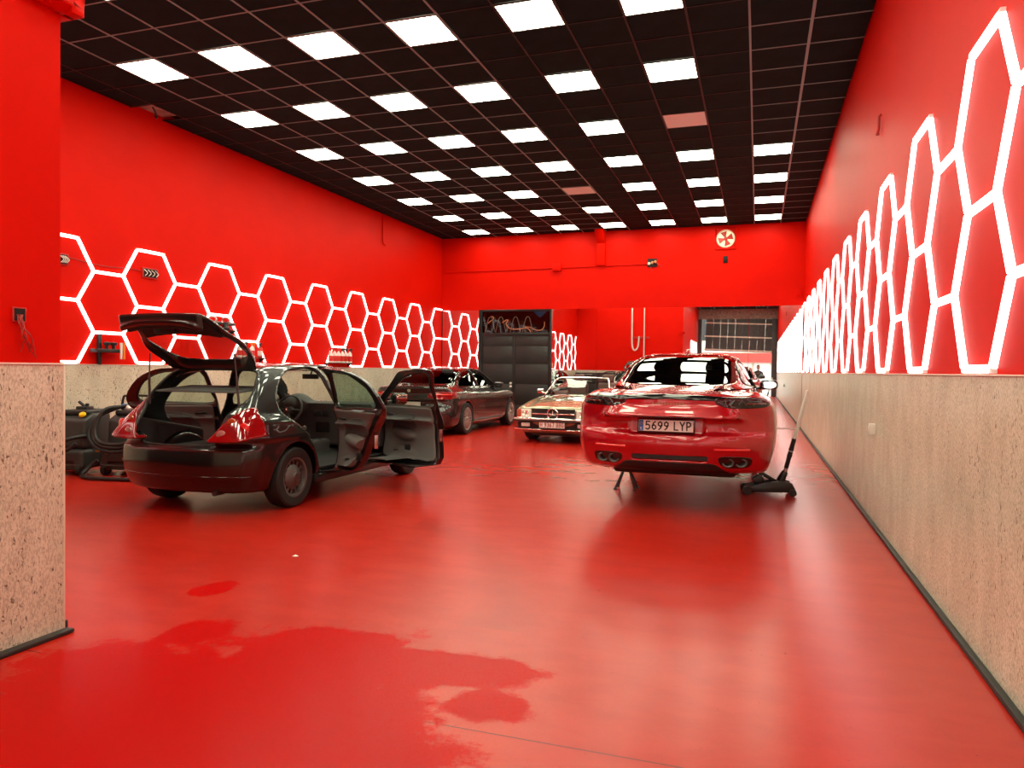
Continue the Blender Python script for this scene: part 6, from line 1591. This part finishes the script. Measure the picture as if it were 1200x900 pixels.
fr_ = MB()
for a_, c_ in (((-0.27, -0.03, -0.27), (-0.23, 0, 0.27)), ((0.23, -0.03, -0.27), (0.27, 0, 0.27)), ((-0.23, -0.03, 0.23), (0.23, 0, 0.27)), ((-0.23, -0.03, -0.27), (0.23, 0, -0.23))): fr_.box(a_, c_)
fr_.build('fan_frame', 'red_paint', ef, bevel=0.004)
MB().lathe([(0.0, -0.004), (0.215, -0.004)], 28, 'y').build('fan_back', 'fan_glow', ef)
MB().lathe([(0.20, -0.005), (0.20, -0.035), (0.225, -0.04), (0.23, -0.005)], 32, 'y').build('fan_ring', 'fan_cream', ef, smooth=40)
for q in range(4):
    a = 2 * PI * q / 4 + 0.3
    v = []
    for (r_, da, yy) in ((0.045, -0.5, -0.012), (0.195, -0.42, -0.010), (0.195, 0.44, -0.030), (0.045, 0.5, -0.024)):
        v.append((r_ * math.cos(a + da), yy, r_ * math.sin(a + da)))
    v += [(x, y - 0.005, z) for x, y, z in v]
    MB().add(v, [(0, 1, 2, 3), (7, 6, 5, 4), (0, 4, 5, 1), (1, 5, 6, 2), (2, 6, 7, 3), (3, 7, 4, 0)]).build('fan_blade', 'fan_red', ef)
MB().lathe([(0.0, -0.05), (0.045, -0.046), (0.05, -0.008)], 18, 'y').build('fan_hub', 'fan_red', ef, smooth=40)
tag(MB().box((-0.12, -0.09, -0.11), (0.12, 0, 0.11)).box((-0.05, -0.095, 0.11), (0.05, 0, 0.14)).build('junction_box', 'red_paint', None, bevel=0.012, loc=(-5.26, YB - 0.013, 4.22)),
    'red painted junction box on the back wall pipe', 'junction box')
wbk = thing('wall_bracket', 'dark bracket with loose fittings at the end of the back wall pipe', 'bracket', (-2.68, YB - 0.012, 4.25))
MB().box((-0.12, -0.03, -0.11), (0.12, 0, 0.11)).build('bracket_plate', 'dark_void', wbk, bevel=0.004)
for q in range(3):
    MB().lathe([(0.0, -0.07), (0.035, -0.065), (0.04, -0.03)], 10, 'y').build('bracket_bulb', 'label_orange' if q else 'wire_white', wbk, smooth=40, loc=(-0.08 + q * 0.08, 0, 0.02 * (q - 1)))
MB().tube(smooth_path([(0.1, -0.04, -0.02), (0.18, -0.05, -0.05), (0.24, -0.04, -0.12)], 5), 0.01, 6).tube(smooth_path([(-0.05, -0.04, -0.1), (-0.02, -0.06, -0.18), (0.03, -0.05, -0.22)], 5), 0.008, 6).build('bracket_wire', 'wire_red', wbk, smooth=50)
tag(MB().box((-0.055, -0.03, -0.085), (0.055, 0, 0.085)).box((-0.03, -0.042, -0.05), (0.03, -0.03, 0.05)).build('vent_cover', 'dark_void', None, bevel=0.006, loc=(-0.83, YB - 0.013, 4.27)), 'small dark vent below the extractor fan', 'vent')
tag(MB().box((-0.075, -0.03, -0.09), (0.075, 0, 0.09)).box((-0.06, -0.036, -0.075), (0.06, -0.03, 0.075)).build('blanking_plate', 'red_paint', None, bevel=0.006, loc=(0.93, YB - 0.013, 3.38)), 'red blanking plate low in the right corner of the back wall beam', 'wall box')
tag(MB().box((-0.05, -0.035, -0.05), (0, 0.035, 0.05)).box((-0.056, -0.02, -0.03), (-0.05, 0.02, 0.03)).build('wall_socket', 'white_plastic', None, bevel=0.006, loc=(XR - 0.026, 7.55, 0.885)), 'small white wall socket on the right stone wainscot', 'socket')
tag(MB().tube([(0, 0, 0.09), (-0.02, 0, 0.07), (-0.02, 0, -0.05), (-0.03, 0.03, -0.09), (-0.015, 0.05, -0.08)], 0.013, 8).build('wall_hook', 'fan_red', None, smooth=50, loc=(XR - 0.002, 7.75, 3.77)), 'red hook high on the right wall', 'hook')
wbx = thing('wiring_box', 'open wall box with hanging wires on the near left red wall', 'wall box', (XP, 2.645, 1.64))
MB().box((0.001, -0.035, -0.036), (0.012, 0.035, 0.036)).build('box_rim', 'fan_red', wbx, bevel=0.002)
MB().box((0.012, -0.028, -0.03), (0.0135, 0.028, 0.03)).build('box_hole', 'dark_void', wbx)
for q in range(6):
    r_ = random.Random(q)
    pts = [(0.012, -0.015 + 0.006 * q, 0.0), (0.03, -0.01 + r_.uniform(-.01, .02), -0.05), (0.03 + r_.uniform(0, .02), r_.uniform(-.02, .05), -0.11), (0.02 + r_.uniform(0, .02), r_.uniform(-.01, .09), -0.16 - r_.uniform(0, .06))]
    MB().tube(smooth_path(pts, 5), 0.0028, 5).build('loose_wire', 'wire_red', wbx, smooth=50)
# hose and pipes on the front wall, only in the mirror
hs = thing('wall_hose', 'white hose looped on the front red wall, seen in the mirror', 'hose', (-5.6, YP + 0.02, 0))
MB().tube(smooth_path([(-0.30, 0.03, 5.0), (-0.30, 0.03, 3.2), (-0.27, 0.04, 2.6), (-0.15, 0.05, 2.42), (0.0, 0.04, 2.6), (0.05, 0.04, 3.1)], 7), 0.035, 8).build('hose_loop', 'wire_white', hs, smooth=50)
MB().cyl((0.3, 0.03, 1.5), (0.3, 0.03, 5.0), 0.03, 8).build('riser_pipe', 'wire_white', hs, smooth=50)
MB().box((-0.3, 0.0, 3.0), (0.55, 0.05, 3.08)).build('hose_bracket', 'fan_red', hs, bevel=0.01)

# ---- tool cabinets along the front wall, seen only in the mirror and in reflections
for q in range(3):
    t = thing('tool_cabinet', 'dark grey tool cabinet against the front wall, %s from the left wall, in the mirror' % ORD[q], 'cabinet', (-8.04 + q * 1.13, YP + 0.37, 0), 0, 'tool cabinets in the mirror')
    MB().box((-0.54, -0.27, 0.06), (0.54, 0.27, 1.25)).build('cabinet_body', 'tank_grey', t, bevel=0.01)
    MB().box((-0.56, -0.28, 1.25), (0.56, 0.29, 1.29)).build('worktop', 'black_plastic', t, bevel=0.006)
    for k in range(2):
        d_ = MB().box((-0.52 + k * 0.53, 0.27, 0.10), (-0.01 + k * 0.53, 0.288, 0.72)).build('cabinet_door', 'tank_black', t, bevel=0.004)
        MB().box((-0.06 + k * 0.09, 0.288, 0.40), (-0.035 + k * 0.09, 0.31, 0.55)).build('door_pull', 'steel', d_, bevel=0.003)
    for k in range(3):
        d_ = MB().box((-0.52, 0.27, 0.75 + k * 0.165), (0.52, 0.288, 0.90 + k * 0.165)).build('drawer', 'tank_black', t, bevel=0.004)
        MB().box((-0.3, 0.288, 0.86 + k * 0.165), (0.3, 0.305, 0.88 + k * 0.165)).build('drawer_pull', 'steel', d_, bevel=0.003)

# ---- a scrap of paper on the floor
tag(MB().add([(-0.02, -0.012, 0.001), (0.018, -0.016, 0.004), (0.024, 0.010, 0.001), (-0.006, 0.016, 0.008), (0.0, 0.0, 0.012), (0.0, 0.0, 0.001)],
    [(0, 1, 4), (1, 2, 4), (2, 3, 4), (3, 0, 4), (1, 0, 5), (2, 1, 5), (3, 2, 5), (0, 3, 5)]).build('paper_scrap', 'cloth_white', None, loc=(-3.22, 4.62, 0)), 'tiny white scrap of paper on the floor behind the black car', 'litter')
# ---- the photographer, standing behind the camera and seen only in the far mirror
def build_person():
    t = thing('person', 'person in dark clothes holding up a phone, reflected in the back mirror', 'person', (0.02, -0.62, 0))
    J = {'pelvis': (0, 0, 0.95), 'waist': (0, 0.01, 1.08), 'chest': (0, 0.0, 1.30), 'neck': (0, 0.0, 1.47), 'nk2': (0, 0.02, 1.54)}
    V, Ed, Rr = [], [], []
    def add(p, r, par=None):
        V.append(p); Rr.append(r); i = len(V) - 1
        if par is not None: Ed.append((par, i))
        return i
    pe = add((0, 0, 0.96), (0.155, 0.11)); wa = add((0, 0.01, 1.10), (0.145, 0.10), pe); ch = add((0, 0.0, 1.30), (0.165, 0.115), wa)
    up = add((0, 0.0, 1.42), (0.12, 0.085), ch); nk = add((0, 0.01, 1.52), (0.052, 0.055), up)
    for s in (1, -1):
        hi = add((s * 0.10, 0.0, 0.88), (0.085, 0.09), pe); kn = add((s * 0.12, 0.02, 0.50), (0.06, 0.062), hi)
        an = add((s * 0.13, 0.0, 0.10), (0.042, 0.045), kn); add((s * 0.14, 0.12, 0.045), (0.045, 0.035), an)
        sh = add((s * 0.19, 0.0, 1.40), (0.062, 0.06), up); el = add((s * 0.25, 0.16, 1.16), (0.046, 0.046), sh)
        wr_ = add((s * 0.08, 0.40, 1.335), (0.030, 0.028), el); add((s * 0.055, 0.44, 1.35), (0.03, 0.02), wr_)
    me = bpy.data.meshes.new('body'); me.from_pydata(V, Ed, [])
    o = link('body', me, 'shirt_dark', t)
    md = o.modifiers.new('skin', 'SKIN'); me.skin_vertices[0].data[pe].use_root = True
    for i, r in enumerate(Rr): me.skin_vertices[0].data[i].radius = r
    o.modifiers.new('sub', 'SUBSURF').levels = 2; o.modifiers['sub'].render_levels = 2
    for p in me.polygons: p.use_smooth = True
    def head(x, y, z):
        h = np.sqrt((x / 0.075) ** 2 + ((y - 0.02) / 0.095) ** 2 + ((z - 1.65) / 0.12) ** 2) * 0.085 - 0.085
        h = smin(h, np.sqrt((x / 0.05) ** 2 + ((y - 0.045) / 0.06) ** 2 + ((z - 1.57) / 0.05) ** 2) * 0.05 - 0.05, 0.03)
        nose = np.sqrt((x / 0.014) ** 2 + ((y - 0.118) / 0.022) ** 2 + ((z - 1.63) / 0.028) ** 2) * 0.016 - 0.016
        h = smin(h, nose, 0.012)
        for s in (1, -1):
            h = smin(h, np.sqrt(((x - s * 0.078) / 0.010) ** 2 + ((y - 0.01) / 0.022) ** 2 + ((z - 1.64) / 0.032) ** 2) * 0.014 - 0.014, 0.008)
            eye = np.sqrt((x - s * 0.03) ** 2 + (y - 0.112) ** 2 + (z - 1.655) ** 2) - 0.015
            h = smax(h, -eye, 0.008)
        mouth = np.sqrt((x / 0.028) ** 2 + ((y - 0.108) / 0.008) ** 2 + ((z - 1.585) / 0.004) ** 2) * 0.006 - 0.006
        return smax(h, -mouth, 0.004)
    hd = skin('head', head, (-0.12, -0.12, 1.48), (0.12, 0.16, 1.8), 0.008, 'skin_tone', t, lip=2.5)
    skin('hair', lambda x, y, z: smax(np.sqrt((x / 0.083) ** 2 + ((y - 0.01) / 0.103) ** 2 + ((z - 1.665) / 0.122) ** 2) * 0.09 - 0.09, (1.70 - z) + 1.1 * (y - 0.06) * (y > -0.2), 0.01), (-0.12, -0.13, 1.55), (0.12, 0.14, 1.82), 0.009, 'hair_dark', hd, lip=2.5)
    for s in (1, -1):
        def hand(x, y, z):
            px, py, pz = x - s * 0.05, y - 0.455, z - 1.365
            h = rbox(px, py, pz, (0, 0, 0), (0.016, 0.014, 0.042), 0.013)
            for k in range(4):
                zz = -0.03 + k * 0.02; L = (0.028, 0.034, 0.036, 0.03)[k]
                t_ = np.clip((-s * px + 0.012) / L, 0, 1)
                d = np.sqrt((px + s * (t_ * L - 0.012)) ** 2 + (py - 0.012 - 0.012 * t_) ** 2 + (pz - zz) ** 2) - 0.0085
                h = smin(h, d, 0.006)
            t_ = np.clip((pz - 0.02) / 0.05, 0, 1)
            th = np.sqrt((px + s * 0.02 * t_) ** 2 + (py + 0.01) ** 2 + (pz - 0.02 - 0.05 * t_) ** 2) - 0.010
            return smin(h, th, 0.008)
        skin('hand', hand, (s * 0.05 - 0.08, 0.40, 1.28), (s * 0.05 + 0.08, 0.52, 1.48), 0.006, 'skin_tone', t)
    ph = tag(MB().box((-0.075, -0.004, -0.036), (0.075, 0.004, 0.036)).build('phone', 'phone_black', None, bevel=0.003, loc=(0.02, -0.145, 1.385)), 'black phone held up by the person, seen in the mirror', 'phone')
    return t
build_person()
